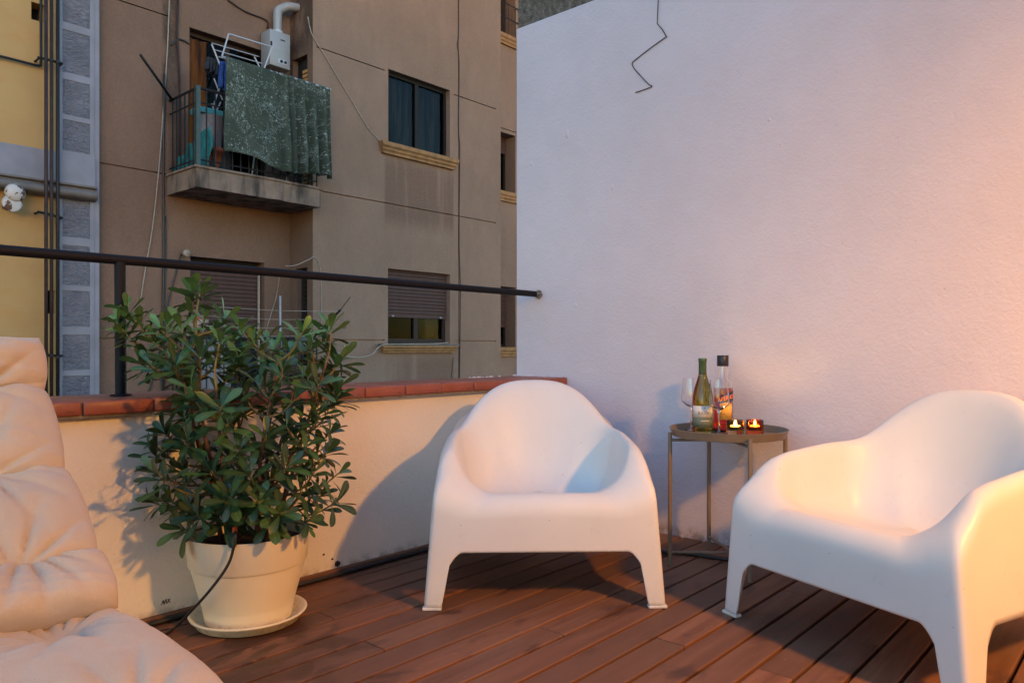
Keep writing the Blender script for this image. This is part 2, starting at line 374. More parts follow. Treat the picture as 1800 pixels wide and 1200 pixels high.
zz = m.xyz()[2]; c = m.mix(m.math('MULTIPLY', m.band(zz, -0.1, 0.028, 0.012), m.ramp(m.noise(55, 4, 0.7), [(0.5, 0.0), (0.66, 0.4)])), c, (0.2, 0.11, 0.06)); m.color(c)
M['pot'] = m.m
M['soil'] = simple('potting_soil', (0.02, 0.014, 0.010), 0.95, var=0.5, nscale=120, bump=1.0)
m = MT('taupe_metal', (0.20, 0.155, 0.115), 0.42, 0.0, 0.5); m.bump(m.noise(300, 2), 0.08, 0.0006)
m.color(m.ramp(m.noise(12, 4), [(0.3, (0.185, 0.142, 0.105)), (0.7, (0.22, 0.17, 0.128))])); M['taupe'] = m.m
# cushion fabric
m = MT('beige_cotton', (0.52, 0.44, 0.36), 0.95, spec=0.15)
c = m.ramp(m.noise(4, 5, 0.6), [(0.3, (0.40, 0.33, 0.26)), (0.7, (0.475, 0.395, 0.315))])
wv = m.n('TexVoronoi'); wv.inputs['Scale'].default_value = 650; m.L(m.co(), wv.inputs['Vector'])
c = m.mix(0.12, c, m.ramp(wv.outputs['Distance'], [(0.0, (0.4, 0.32, 0.25)), (1.0, (0.75, 0.66, 0.57))])); m.color(c)
m.set('Sheen Weight', 0.3); m.bump(wv.outputs['Distance'], 0.5, 0.0015); m.bump(m.noise(30, 5, 0.65), 0.35, 0.006); M['cotton'] = m.m
M['wood_frame'] = simple('lounger_wood', (0.16, 0.085, 0.05), 0.6, var=0.3, nscale=20)
# leaves
def leafmat(name, dark, light, rib, rough=0.33):
    m = MT(name, dark, rough, spec=0.5)
    uv = m.n('UVMap'); sp = m.n('SeparateXYZ'); m.L(uv.outputs[0], sp.inputs[0])
    geo = m.n('NewGeometry'); nd = m.n('TexNoise'); nd.inputs['Scale'].default_value = 9; m.L(geo.outputs['Position'], nd.inputs['Vector'])
    oi = m.n('ObjectInfo')
    f = m.math('ADD', m.math('MULTIPLY', nd.outputs['Fac'], 0.75), m.math('MULTIPLY', oi.outputs['Random'], 0.4))
    c = m.ramp(f, [(0.25, dark), (0.85, light)])
    ribm = m.ramp(m.math('ABSOLUTE', m.math('SUBTRACT', sp.outputs[0], 0.5)), [(0.02, 0.8), (0.07, 0.0)])
    c = m.mix(ribm, c, rib)
    back = m.mix(0.5, c, (0.07, 0.11, 0.045)); c = m.mix(geo.outputs['Backfacing'], c, back); m.color(c)
    tl = m.n('BsdfTranslucent'); m.L(c, tl.inputs[0]); mx = m.n('MixShader'); mx.inputs[0].default_value = 0.16
    m.L(m.b.outputs[0], mx.inputs[1]); m.L(tl.outputs[0], mx.inputs[2]); m.L(mx.outputs[0], m.out.inputs['Surface'])
    return m.m
M['leaf_dark'] = leafmat('dark_leaf', (0.021, 0.052, 0.018), (0.056, 0.112, 0.030), (0.10, 0.13, 0.045))
M['leaf_mid'] = leafmat('mid_leaf', (0.040, 0.098, 0.028), (0.085, 0.18, 0.042), (0.15, 0.18, 0.06))
M['leaf_young'] = leafmat('young_leaf', (0.065, 0.175, 0.042), (0.13, 0.29, 0.07), (0.25, 0.29, 0.10))
M['bark'] = simple('brown_bark', (0.13, 0.065, 0.04), 0.85, var=0.4, nscale=60, bump=0.5)
M['twig'] = simple('olive_twig', (0.17, 0.135, 0.05), 0.75, var=0.3, nscale=60)
M['orange'] = simple('orange_plastic', (0.75, 0.10, 0.02), 0.5)
# glass and drinks
def glass(name, col, rough=0.01, ior=1.5):
    m = MT(name, col, rough); m.set('Transmission Weight', 1.0); m.set('IOR', ior); return m.m
M['clear_glass'] = glass('clear_glass', (1, 1, 1))
M['olive_glass'] = glass('olive_bottle_glass', (0.42, 0.36, 0.06), 0.02)
M['red_drink'] = glass('red_liqueur', (0.85, 0.035, 0.03), 0.02, 1.36)
M['grey_glass'] = glass('smoke_grey_glass', (0.62, 0.45, 0.24), 0.03)
M['red_glass'] = glass('red_votive_glass', (0.78, 0.15, 0.05), 0.03)
M['foil'] = simple('green_foil', (0.06, 0.12, 0.055), 0.38, 0.3, var=0.15)
M['cap'] = simple('navy_cap', (0.012, 0.013, 0.03), 0.4, var=0.2)
M['paper'] = simple('cream_label_paper', (0.72, 0.66, 0.60), 0.7, var=0.05)
M['green_paper'] = simple('green_label_paper', (0.13, 0.16, 0.11), 0.7, var=0.1)
M['navy_paper'] = simple('navy_label_paper', (0.02, 0.025, 0.09), 0.6)
M['gold_paper'] = simple('amber_label_paper', (0.68, 0.42, 0.12), 0.6, var=0.3, nscale=90)
M['orange_ink'] = simple('orange_ink', (0.85, 0.20, 0.02), 0.6)
M['brown_ink'] = simple('brown_ink', (0.16, 0.09, 0.06), 0.6)
M['wax'] = simple('tealight_wax', (0.8, 0.7, 0.5), 0.6)
m = MT('candle_flame', (1, 0.6, 0.2), 0.5); m.emit((1.0, 0.50, 0.12), 80); M['flame'] = m.m
# laundry print
m = MT('green_floral_print', (0.05, 0.075, 0.055), 0.9, spec=0.15)
base = m.ramp(m.noise(5, 4), [(0.3, (0.030, 0.040, 0.030)), (0.7, (0.052, 0.064, 0.048))])
pv = (1, 0.05, 1)
v1 = m.n('TexVoronoi'); v1.inputs['Scale'].default_value = 13; m.L(m.co(pv), v1.inputs['Vector'])
v3 = m.n('TexVoronoi'); v3.inputs['Scale'].default_value = 34; m.L(m.co(pv), v3.inputs['Vector'])
sepc = m.n('SeparateXYZ'); m.L(v1.outputs['Color'], sepc.inputs[0]); sep3 = m.n('SeparateXYZ'); m.L(v3.outputs['Color'], sep3.inputs[0])
n1 = m.noise(7, 2, 0.5, 0.8, vs=pv); n2 = m.noise(20, 2, 0.5, 1.2, vs=pv); n3 = m.noise(3.2, 2, vs=pv)
big = m.math('MULTIPLY', m.ramp(v1.outputs['Distance'], [(0.13, 1.0), (0.18, 0.0)]), m.ramp(sepc.outputs[0], [(0.62, 0.0), (0.64, 1.0)]))
small = m.math('MULTIPLY', m.ramp(v3.outputs['Distance'], [(0.20, 1.0), (0.28, 0.0)]), m.math('MULTIPLY', m.ramp(sep3.outputs[0], [(0.58, 0.0), (0.6, 1.0)]), m.ramp(n1, [(0.48, 0.0), (0.54, 1.0)])))
stem = m.math('MULTIPLY', m.ramp(m.math('ABSOLUTE', m.math('SUBTRACT', n1, 0.5)), [(0.004, 0.55), (0.012, 0.0)]), m.ramp(n2, [(0.42, 0.0), (0.5, 1.0)]))
leafp = m.math('MULTIPLY', m.ramp(m.math('ABSOLUTE', m.math('SUBTRACT', n2, 0.5)), [(0.012, 0.65), (0.03, 0.0)]), m.ramp(n3, [(0.5, 0.0), (0.56, 1.0)]))
allp = m.math('MAXIMUM', m.math('MAXIMUM', big, small), m.math('MAXIMUM', stem, leafp))
m.color(m.mix(m.math('MULTIPLY', allp, 0.62), base, (0.34, 0.40, 0.38))); M['floral'] = m.m
M['ground'] = simple('courtyard_ground', (0.10, 0.095, 0.09), 0.95, var=0.3, nscale=1.5, bump=0.4)
M['black_lamp'] = simple('black_lamp_metal', (0.02, 0.02, 0.022), 0.4)
m = MT('linen_shade', (0.75, 0.66, 0.52), 0.9)
tl = m.n('BsdfTranslucent'); tl.inputs[0].default_value = (0.8, 0.62, 0.42, 1); mx = m.n('MixShader'); mx.inputs[0].default_value = 0.6
m.L(m.b.outputs[0], mx.inputs[1]); m.L(tl.outputs[0], mx.inputs[2]); m.L(mx.outputs[0], m.out.inputs['Surface']); M['shade'] = m.m

# ================================================================== SETTING: ground and deck
g = obj('courtyard_ground', box(NB(), -120, 120, -120, 120, -4.3, -4.0), M['ground']); g['kind'] = 'structure'
WX, PY, CY0, CY1, WY1 = 3.07, 2.395, 2.35, 2.70, 2.70     # white wall plane, parapet face, coping front/back, wall end
terr = obj('terrace_slab', box(NB(), -1.6, WX, -1.6, 2.66, -4.0, -0.055), M['mortar']); terr['kind'] = 'structure'
deck = obj('deck', box(NB(), -1.55, WX - 0.004, -1.55, PY - 0.004, -0.054, -0.03), M['joist']); deck['kind'] = 'structure'
PIT, GAP = 0.1045, 0.0105
joints = {}
for sx, sy in ((660, 1134), (970, 1108), (1174, 1126), (1362, 1182), (945, 996), (560, 1075), (1395, 1040), (1520, 1128)):
    p = onZ(sx, sy, 0); joints.setdefault(math.floor((p.y - 1.0615) / PIT), []).append(p.x)
rj = random.Random(3)
n0 = math.ceil((-1.5 - 1.0615) / PIT)
for k in range(n0, 14):
    y0 = 1.0615 + k * PIT + GAP / 2; y1 = y0 + PIT - GAP
    if y0 > PY - 0.03: break
    y1 = min(y1, PY - 0.006)
    js = sorted(joints.get(k, [])) or [rj.uniform(-0.4, 0.9)]
    xs = [-1.55] + js + [WX - 0.006 - rj.uniform(0, 0.004)]
    for a, b in zip(xs[:-1], xs[1:]):
        L, wd = (b - a - 0.003) / 2, (y1 - y0) / 2
        bm = NB(); prism(bm, [(-wd, -0.028), (wd, -0.028), (wd, -0.0025), (wd - 0.003, 0), (-wd + 0.003, 0), (-wd, -0.0025)], Vector((0, 1, 0)), Vector((0, 0, 1)), Vector((2 * L, 0, 0)))
        bmesh.ops.translate(bm, verts=bm.verts, vec=(-L, 0, 0))
        o = obj('plank', bm, M['deck'], deck); o.location = ((a + b) / 2, (y0 + y1) / 2, rj.uniform(-0.0012, 0.0))

# ================================================================== party wall on the right
pw = thing('party_wall', 'tall white stucco wall behind the side table, bare concrete above its paint line', 'wall', (WX, 0, -0.03))
ZP = 2.59
bm = NB(); box(bm, WX, WX + 0.25, -3.2, WY1, -0.054, ZP, 0.004); obj('painted_wall', bm, M['stucco'], pw)
bm = NB(); box(bm, WX + 0.006, WX + 0.244, -3.2, WY1 - 0.006, ZP + 0.001, 3.5, 0.006); obj('concrete_upper_wall', bm, M['concrete'], pw)
for sx, sy, r in ((997, 236, 0.016), (1077, 330, 0.012), (934, 288, 0.009), (1012, 536, 0.007), (1352, 210, 0.007)):
    p = onX(sx, sy, WX); bm = NB(); bmesh.ops.create_icosphere(bm, subdivisions=2, radius=1)
    for v in bm.verts:
        q = v.co * (1 + 0.35 * mnoise.noise(v.co * 2 + p * 9)); v.co = (p.x + q.x * 0.004, p.y + q.y * r * 0.7, p.z + q.z * r * 1.5)
    obj('plaster_blister', bm, M['stucco'], pw, True)
# house behind the viewer: its wall and glazed door close the terrace
hw = thing('house_wall', 'white rendered house wall with a glazed terrace door behind the viewer', 'wall', (0.7, -1.6, -0.03))
PH = lambda u, v, w: Vector((u, -1.6 - w, v))
bm = NB(); holes_wall(bm, PH, -1.6, WX - 0.001, -0.054, 5.6, [(0.3, 2.1, 0.0, 2.15, 0.16)]); obj('rendered_wall', bm, M['stucco'], hw)  # unseen wall, raised to this height to cut sky light on the terrace
bm = NB(); box(bm, -1.6, WX - 0.002, -1.95, -1.78, -0.05, 5.598); obj('wall_core', bm, M['mortar'], hw)
bm = NB()
for xx in (0.302, 1.17, 2.038): box(bm, xx, xx + 0.06, -1.74, -1.69, 0.002, 2.148)
for a, b in ((0.362, 1.17), (1.23, 2.038)): box(bm, a, b, -1.738, -1.692, 0.002, 0.08); box(bm, a, b, -1.738, -1.692, 2.08, 2.148)
dr = obj('door_frame', bm, M['frame'], hw)
for a, b in ((0.362, 1.17), (1.23, 2.038)):
    bm = NB(); box(bm, a, b, -1.718, -1.712, 0.08, 2.08); obj('pane', bm, M['pane'], dr)
# thin dangling wire on the wall
pts = [onX(x, y, WX - 0.006) for x, y in ((1158, -60), (1157, 0), (1155, 42), (1164, 52), (1172, 66))]
bm = NB(); tube(bm, pts, 0.0022, 6)
tube(bm, smooth_path([onX(x, y, WX - 0.005) for x, y in ((1170, 66), (1150, 80), (1120, 103), (1111, 113), (1120, 127), (1140, 148), (1146, 152), (1132, 158), (1117, 163))], 3), 0.0022, 6)
tag(obj('dangling_wire', bm, M['black_cable'], smooth=True), 'thin black bent wire dangling on the upper white stucco wall', 'wire')

# ================================================================== parapet
pp = thing('parapet_wall', 'low white stucco parapet capped with red clay tiles', 'wall', (1.0, PY, -0.03))
ZC0, ZC1 = 0.664, 0.705
bm = NB(); box(bm, -1.6, WX - 0.001, PY, 2.655, -0.054, ZC0 - 0.008); obj('stucco_body', bm, M['parapet'], pp)
bm = NB(); box(bm, -1.6, WX - 0.002, CY0 + 0.012, CY1 - 0.012, ZC0 - 0.0075, ZC1 - 0.006); obj('mortar_bed', bm, M['mortar'], pp)
bm = NB(); box(bm, -0.0985, 0.0985, -(CY1 - CY0) / 2, (CY1 - CY0) / 2, 0, ZC1 - ZC0, 0.006)
tm = bpy.data.meshes.new('coping_tile'); bmesh.ops.recalc_face_normals(bm, faces=bm.faces); bm.to_mesh(tm); bm.free(); tm.materials.append(M['tile'])
for p in tm.polygons: p.use_smooth = True
tm.set_sharp_from_angle(angle=R(50))
rt = random.Random(5); x = 0.791 - 0.2 * 11
while x < WX - 0.2:
    o = bpy.data.objects.new('coping_tile', tm); COL.objects.link(o); put(o, pp)
    o.location = (x + 0.1, (CY0 + CY1) / 2 + rt.uniform(-0.003, 0.003), ZC0 + rt.uniform(-0.0015, 0.0015)); o.rotation_euler = (rt.uniform(-0.004, 0.004), 0, rt.uniform(-0.006, 0.006)); x += 0.2
bm = NB(); box(bm, x + 0.002, WX - 0.003, CY0, CY1, ZC0, ZC1, 0.005); obj('coping_tile', bm, M['tile'], pp)
# crumbs of mortar at the wall end
bm = NB()
for i in range(40):
    t = rt.random(); c = Vector((WX - 0.012 - rt.random() * 0.018, CY0 + 0.02 + t * (CY1 - CY0 - 0.03), ZC1 + 0.002)); r = rt.uniform(0.003, 0.009)
    b2 = bmesh.ops.create_icosphere(bm, subdivisions=1, radius=r, matrix=Matrix.Translation(c) @ Matrix.Diagonal((1, 1.5, 0.7, 1)))
for i in range(14):
    c = onY(rt.uniform(826, 890), 664, CY1 - 0.04); c.z = ZC1 + 0.002
    bmesh.ops.create_icosphere(bm, subdivisions=1, radius=rt.uniform(0.003, 0.008), matrix=Matrix.Translation(c) @ Matrix.Diagonal((1.8, 1, 0.7, 1)))
o = obj('mortar_crumbs', bm, M['stucco'], pp); o['kind'] = 'stuff'
bm = NB(); box(bm, -1.55, WX - 0.05, PY - 0.022, PY - 0.001, 0.001, 0.024, 0.003); obj('skirting_board', bm, M['deck'], pp)

bm = NB()
for x0, y0, x1, y1 in ((283, 1063, 287, 1054), (287, 1054, 288, 1062), (288, 1062, 292, 1052), (292, 1052, 293, 1060), (294, 1059, 299, 1051), (295, 1052, 299, 1058), (285, 1058, 291, 1057)):
    tube(bm, [onY(x0, y0, PY - 0.0004), onY(x1, y1, PY - 0.0004)], 0.0013, 5)
o = obj('scuff_mark', bm, M['black_cable'], pp); o['kind'] = 'stuff'
for sx, sy, r in ((593, 990, 0.011), (569, 974, 0.004), (584, 982, 0.004)):
    p = onY(sx, sy, PY); bm = NB(); bmesh.ops.create_icosphere(bm, subdivisions=2, radius=1)
    for v in bm.verts:
        q = v.co * (1 + 0.5 * mnoise.noise(v.co * 1.7 + p * 5)); v.co = (p.x + q.x * r * 1.2, p.y + q.y * 0.003, p.z + q.z * r)
    obj('broken_plaster', bm, M['joist'], pp)
# black hose along the skirting and round the corner
pts = [Vector((x, PY - 0.034 + 0.004 * math.sin(x * 7), 0.010)) for x in [-0.6 + 0.25 * i for i in range(13)]]
pts += [Vector((2.62, 2.33, 0.010)), Vector((2.86, 2.17, 0.010)), Vector((2.93, 1.9, 0.010))] + [onZ(x, y, 0.010) for x, y in ((1162, 968), (1190, 970), (1220, 974), (1255, 979), (1290, 984))] + [onZ(1345, 990, 0.01), onZ(1420, 1000, 0.01)]
bm = NB(); tube(bm, smooth_path(pts, 6), 0.0085, 8)
tag(obj('irrigation_hose', bm, M['black_cable'], smooth=True), 'black irrigation hose lying along the foot of the parapet', 'hose')

# ================================================================== railing
RY, RZ = 2.54, 1.14
rl = thing('terrace_railing', 'black tubular steel handrail above the red-tiled parapet', 'railing', (0.967, RY, ZC1))
pe = onX(938, 515, WX)
bm = NB(); tube(bm, [(-1.6, RY, RZ), (WX - 0.035, RY, RZ)], 0.0158, 16); obj('handrail', bm, M['rail'], rl, True, 40)
for px in (0.962, -0.9):
    bm = NB(); tube(bm, [(px, RY - 0.01, ZC1 - 0.003), (px, RY - 0.002, RZ - 0.008)], 0.0166, 16); obj('post', bm, M['rail'], rl, True, 40)
    bm = NB(); lathe(bm, [(0.0, 0), (0.032, 0), (0.032, 0.004), (0.017, 0.006)], (px, RY - 0.01, ZC1 + 0.0005), 20); obj('base_plate', bm, M['rail'], rl)
bm = NB(); tube(bm, [(WX - 0.06, RY, RZ), (WX + 0.01, RY, RZ)], 0.009, 10); obj('wall_anchor', bm, M['white_metal'], rl, True, 40)
bm = NB()
for i in range(16):
    a = i * 2.4; c = Vector((WX - 0.004, RY + math.cos(a) * 0.018, RZ + math.sin(a) * 0.018)); bmesh.ops.create_icosphere(bm, subdivisions=1, radius=rt.uniform(0.004, 0.009), matrix=Matrix.Translation(c))
obj('mortar_plug', bm, M['mortar'], rl)

# ================================================================== brown apartment building
bb = thing('apartment_building', 'brown rendered apartment building with shuttered windows and laundry balcony beyond the railing', 'building', (6.5, YR, -4.0))
BX0, BX1, BX2, BZ0, BZ1 = fx(168, YB), 5.885, 9.70, -4.0, 10.2
def PF(Y): return lambda u, v, w: Vector((u, Y + w, v))
def PS(X): return lambda u, v, w: Vector((X + w, u, v))
GZ = (0.965, 3.02, 5.0, 7.0)
UW = (fx(682.5, YR), fx(791, YR), onY(682.5, 254, YR).z, onY(682.5, 121, YR).z)
LW = (fx(682, YR), fx(791, YR), onY(682, 604, YR).z, onY(682, 471.5, YR).z)
gr = []
for z in GZ:
    for a, b in ((BX1 + 0.06, fx(676, YR)), (fx(797, YR), BX2 - 0.12)): gr.append((a, b, z - 0.008, z + 0.008))
gr.append((BX1 + 0.06, BX2 - 0.12, 3.012, 3.028)); gr.append((fx(805.5, YR), fx(805.5, YR) + 0.014, BZ0, BZ1))
bm = NB(); holes_wall(bm, PF(YR), BX1, BX2, BZ0, BZ1, [UW + (0.14,), LW + (0.16,)], gr); obj('front_wall', bm, M['brown'], bb)
SU = (onX(540.5, 90, BX1).y, onX(515, 90, BX1).y, 3.02, onX(540.5, 95, BX1).z)
SL = (onX(540, 500, BX1).y, onX(520.5, 500, BX1).y, 0.05, onX(540, 470, BX1).z)
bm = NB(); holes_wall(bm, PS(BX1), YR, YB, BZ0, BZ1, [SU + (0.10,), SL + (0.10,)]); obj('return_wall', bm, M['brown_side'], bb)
bm = NB(); quad(bm, (BX2, YR, BZ0), (BX2, YB, BZ0), (BX2, YB, BZ1), (BX2, YR, BZ1)); obj('return_wall', bm, M['brown'], bb)
DU = (fx(333, YB), fx(474, YB), 3.02, onY(333, 48, YB).z)
DL = (fx(334.5, YB), fx(465, YB), 0.05, onY(334.5, 450, YB).z)
gl_ = [(BX0 + 0.0, fx(296, YB), z - 0.008, z + 0.008) for z in GZ]
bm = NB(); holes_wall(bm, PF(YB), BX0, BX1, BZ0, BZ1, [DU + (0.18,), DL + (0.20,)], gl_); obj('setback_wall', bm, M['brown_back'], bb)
RWs = []
for yt, yb in ((232, 338), (503, 611), (None, 62)):
    zb = onY(882, yb, YB).z; zt = onY(882, yt, YB).z if yt else zb + 2.1
    RWs.append((BX2 + 0.12, fx(906, YB), zb, zt))
bm = NB(); holes_wall(bm, PF(YB), BX2, 14.5, BZ0, BZ1, [h + (0.32,) for h in RWs], [(BX2, 14.5, z - 0.008, z + 0.008) for z in (1.98, 4.95)]); obj('setback_wall', bm, M['brown'], bb)
bm = NB(); box(bm, BX0, 14.5, YR + 0.4, 16, BZ1, BZ1 + 0.25); obj('roof_slab', bm, M['slab'], bb)
bm = NB(); box(bm, BX0 + 0.01, 14.49, YB + 1.2, 15.9, BZ0, BZ1 - 0.01); obj('core', bm, M['void'], bb)

def room(parent, x0, x1, z0, z1, y, d=0.5):
    bm = NB(); e = 0.03
    quad(bm, (x0 - e, y + d, z0 - e), (x1 + e, y + d, z0 - e), (x1 + e, y + d, z1 + e), (x0 - e, y + d, z1 + e))
    quad(bm, (x0 - e, y, z0 - e), (x0 - e, y + d, z0 - e), (x0 - e, y + d, z1 + e), (x0 - e, y, z1 + e))
    quad(bm, (x1 + e, y, z0 - e), (x1 + e, y + d, z0 - e), (x1 + e, y + d, z1 + e), (x1 + e, y, z1 + e))
    quad(bm, (x0 - e, y, z1 + e), (x1 + e, y, z1 + e), (x1 + e, y + d, z1 + e), (x0 - e, y + d, z1 + e))
    quad(bm, (x0 - e, y, z0 - e), (x1 + e, y, z0 - e), (x1 + e, y + d, z0 - e), (x0 - e, y + d, z0 - e))
    obj('dark_interior', bm, M['void'], parent)
def window(x0, x1, z0, z1, y, mat, curtain=None, mull=True, fw=0.05):
    bm = NB()
    box(bm, x0, x0 + fw, y - 0.03, y + 0.03, z0, z1); box(bm, x1 - fw, x1, y - 0.03, y + 0.03, z0, z1)
    box(bm, x0 + fw, x1 - fw, y - 0.028, y + 0.028, z0, z0 + fw * 1.3); box(bm, x0 + fw, x1 - fw, y - 0.028, y + 0.028, z1 - fw, z1)
    if mull:
        xm = (x0 + x1) / 2; box(bm, xm - fw * 0.7, xm + fw * 0.7, y - 0.034, y + 0.026, z0 + fw, z1 - fw)
    w = obj('window', bm, mat, bb)
    for a, b in ([(x0 + fw, (x0 + x1) / 2 - fw * 0.7), ((x0 + x1) / 2 + fw * 0.7, x1 - fw)] if mull else [(x0 + fw, x1 - fw)]):
        bm = NB(); box(bm, a, b, y - 0.003, y + 0.003, z0 + fw * 1.3, z1 - fw); obj('pane', bm, M['pane'], w)
    if curtain:
        bm = NB(); N = 70; top, bot = [], []
        for i in range(N + 1):
            xx = x0 + fw + (x1 - x0 - 2 * fw) * i / N; dy = 0.10 + 0.022 * math.sin(xx * 55) + 0.016 * math.sin(xx * 23 + 1)
            top.append(bm.verts.new((xx, y + dy, z1 - fw * 0.5))); bot.append(bm.verts.new((xx, y + dy * 1.1, z0 + 0.02)))
        for i in range(N): bm.faces.new((top[i], top[i + 1], bot[i + 1], bot[i]))
        obj('curtain', bm, curtain, w, True)
    room(w, x0, x1, z0, z1, y + 0.02); return w
def shutter(x0, x1, z0, z1, y, mat, pitch=0.053, parent=None):
    bm = NB(); box(bm, x0, x1, y - 0.005, y + 0.012, z0, z0 + 0.055); s = obj('roller_shutter', bm, mat, parent or bb)
    bm = NB(); h = pitch * 0.5
    prism(bm, [(-h + 0.003, 0), (-h + 0.004, -0.006), (-h * 0.3, -0.011), (h * 0.4, -0.011), (h - 0.004, -0.006), (h - 0.003, 0)], Vector((0, 0, 1)), Vector((0, 1, 0)), Vector((x1 - x0, 0, 0)))
    bmesh.ops.recalc_face_normals(bm, faces=bm.faces); me = bpy.data.meshes.new('slat'); bm.to_mesh(me); bm.free(); me.materials.append(mat)
    bm = NB(); box(bm, x0, x1, y + 0.004, y + 0.011, z0 + 0.055, z1); obj('shutter_backing', bm, M['frame'], s)
    z = z0 + 0.055 + h
    while z < z1:
        o = bpy.data.objects.new('slat', me); COL.objects.link(o); o.parent = s; o.location = (x0, y + 0.002, z); z += pitch
    return s
# upper right window, lower right window with half-closed shutter
window(UW[0] + 0.003, UW[1] - 0.003, UW[2] + 0.003, UW[3] - 0.003, YR + 0.12, M['frame'], M['curtain'])
window(LW[0] + 0.003, LW[1] - 0.003, LW[2] + 0.003, LW[3] - 0.003, YR + 0.14, M['frame_brown'], None, True, 0.06)
zsh = onY(682, 557, YR + 0.08).z
shutter(LW[0] + 0.004, LW[1] - 0.004, zsh, LW[3] - 0.002, YR + 0.085, M['shutter'])
for sx in (690, 774):
    p = onY(sx, 556, YR + 0.07); bm = NB(); box(bm, p.x - 0.02, p.x + 0.02, YR + 0.055, YR + 0.078, zsh + 0.006, zsh + 0.03, 0.003); obj('shutter_stop', bm, M['white_metal'], bb)
p0 = onY(749, 571, YR + 0.3); bm = NB(); box(bm, p0.x, p0.x + 0.17, YR + 0.30, YR + 0.31, LW[2] + 0.12, p0.z); obj('amber_reflection', bm, M['amber_glow'], bb)  # ochre panel painted in as an amber reflection in the pane
def sill(x0, x1, zt, y, mat, cap=None, h=0.15, proj=0.11):
    poly = [(0, 0), (-proj * 0.45, 0), (-proj * 0.5, h * 0.22), (-proj * 0.72, h * 0.36), (-proj * 0.74, h * 0.55), (-proj, h * 0.72), (-proj, h), (0, h)]
    bm = NB(); prism(bm, poly, Vector((0, 1, 0)), Vector((0, 0, 1)), Vector((x1 - x0, 0, 0)))
    for v in bm.verts:   # mitred, narrower foot
        f = (v.co.z / h); v.co.x += (0.06 * (1 - f)) * (1 if v.co.x < 0.01 else -1); v.co += Vector((x0, y - 0.001, zt - h))
    s = obj('window_sill', bm, mat, bb)
    if cap:
        bm = NB(); box(bm, x0 - 0.01, x1 + 0.01, y - proj - 0.012, y + 0.10, zt + 0.002, zt + 0.024, 0.004); obj('sill_cap', bm, cap, s)
    else:
        bm = NB(); box(bm, x0, x1, y - proj, y + 0.1, zt + 0.001, zt + 0.016); obj('sill_cap', bm, mat, s)
sill(fx(672, YR - .1), fx(807, YR - .1), UW[2] - 0.005, YR, M['sill'])
sill(fx(672, YR - .1), fx(806, YR - .1), LW[2] - 0.026, YR, M['sill'], M['sillcap'], 0.11)
# set-back windows at the right
for i, h in enumerate(RWs):
    if i == 2:
        w = window(h[0], h[1] - 0.002, h[2] + 0.002, h[3] - 0.002, YB + 0.28, M['frame_brown'], None, False, 0.09)
        bm = NB(); box(bm, h[0] - 0.1, h[1] + 0.1, YB + 0.42, YB + 0.43, h[2], h[3]); obj('lit_room', bm, M['lit_pane'], w)
        bm = NB()
        for zz in (0.35, 0.62): tube(bm, [(h[0] - 0.1, YB - 0.02, h[2] + zz), (h[1] + 0.1, YB - 0.02, h[2] + zz)], 0.010, 6)
        xx = h[0]
        while xx < h[1] + 0.1: tube(bm, [(xx, YB - 0.02, h[2]), (xx, YB - 0.02, h[2] + 0.62)], 0.006, 6); xx += 0.1
        obj('window_guard', bm, M['iron'], w)
    else:
        window(h[0], h[1] - 0.002, h[2] + 0.002, h[3] - 0.002, YB + 0.29, M['frame'], M['curtain'] if i == 0 else None, False, 0.05)
        shutter(h[0], h[1] - 0.004, onY(884, 271 if i == 0 else 575, YB + .25).z, h[3] - 0.002, YB + 0.24, M['shutter'])
    sill(BX2 + 0.02, fx(912, YB), h[2] - 0.004, YB, M['sill'], None, 0.16, 0.09)
# upper balcony door (lit curtain), lower balcony shutter, small side windows
w = window(DU[0] + 0.003, DU[1] - 0.003, DU[2] + 0.003, DU[3] - 0.003, YB + 0.15, M['frame_brown'], M['lit_curtain'], True, 0.05)
bm = NB(); box(bm, fx(376, YB), DU[1] - 0.06, YB + 0.20, YB + 0.21, DU[2], DU[3] - 0.05); obj('dark_overlay', bm, M['dark_cloth'], w)  # dark overlay sheet added to dim the rest of the lit curtain
bm = NB(); box(bm, DL[0], DL[1], YB + 0.19, YB + 0.2, DL[2], DL[3]); obj('dark_opening', bm, M['void'], bb)
shutter(DL[0] + 0.003, DL[1] - 0.003, 0.98, DL[3] - 0.13, YB + 0.11, M['shutter'], 0.055)
bm = NB(); box(bm, DL[1] - 0.06, DL[1] - 0.035, YB + 0.06, YB + 0.085, 0.06, DL[3] - 0.14); obj('shutter_guide', bm, M['white_cable'], bb)
for h, mt in ((SU, M['amber_glow']), (SL, M['frame'])):
    bm = NB(); box(bm, BX1 + 0.085, BX1 + 0.095, h[0], h[1], h[2], h[3]); s = obj('side_window', bm, M['void'], bb)
    z = h[2]; a = h[0] + (0.0 if h is SU else 0.0); b = h[0] + (h[1] - h[0]) * (0.55 if h is SU else 0.62)
    while z < h[3] - (0.20 if h is SU else 0.05):
        bm = NB(); box(bm, BX1 + 0.05, BX1 + 0.075, a + 0.004, b, z, z + 0.042); obj('slat', bm, mt, s); z += 0.06

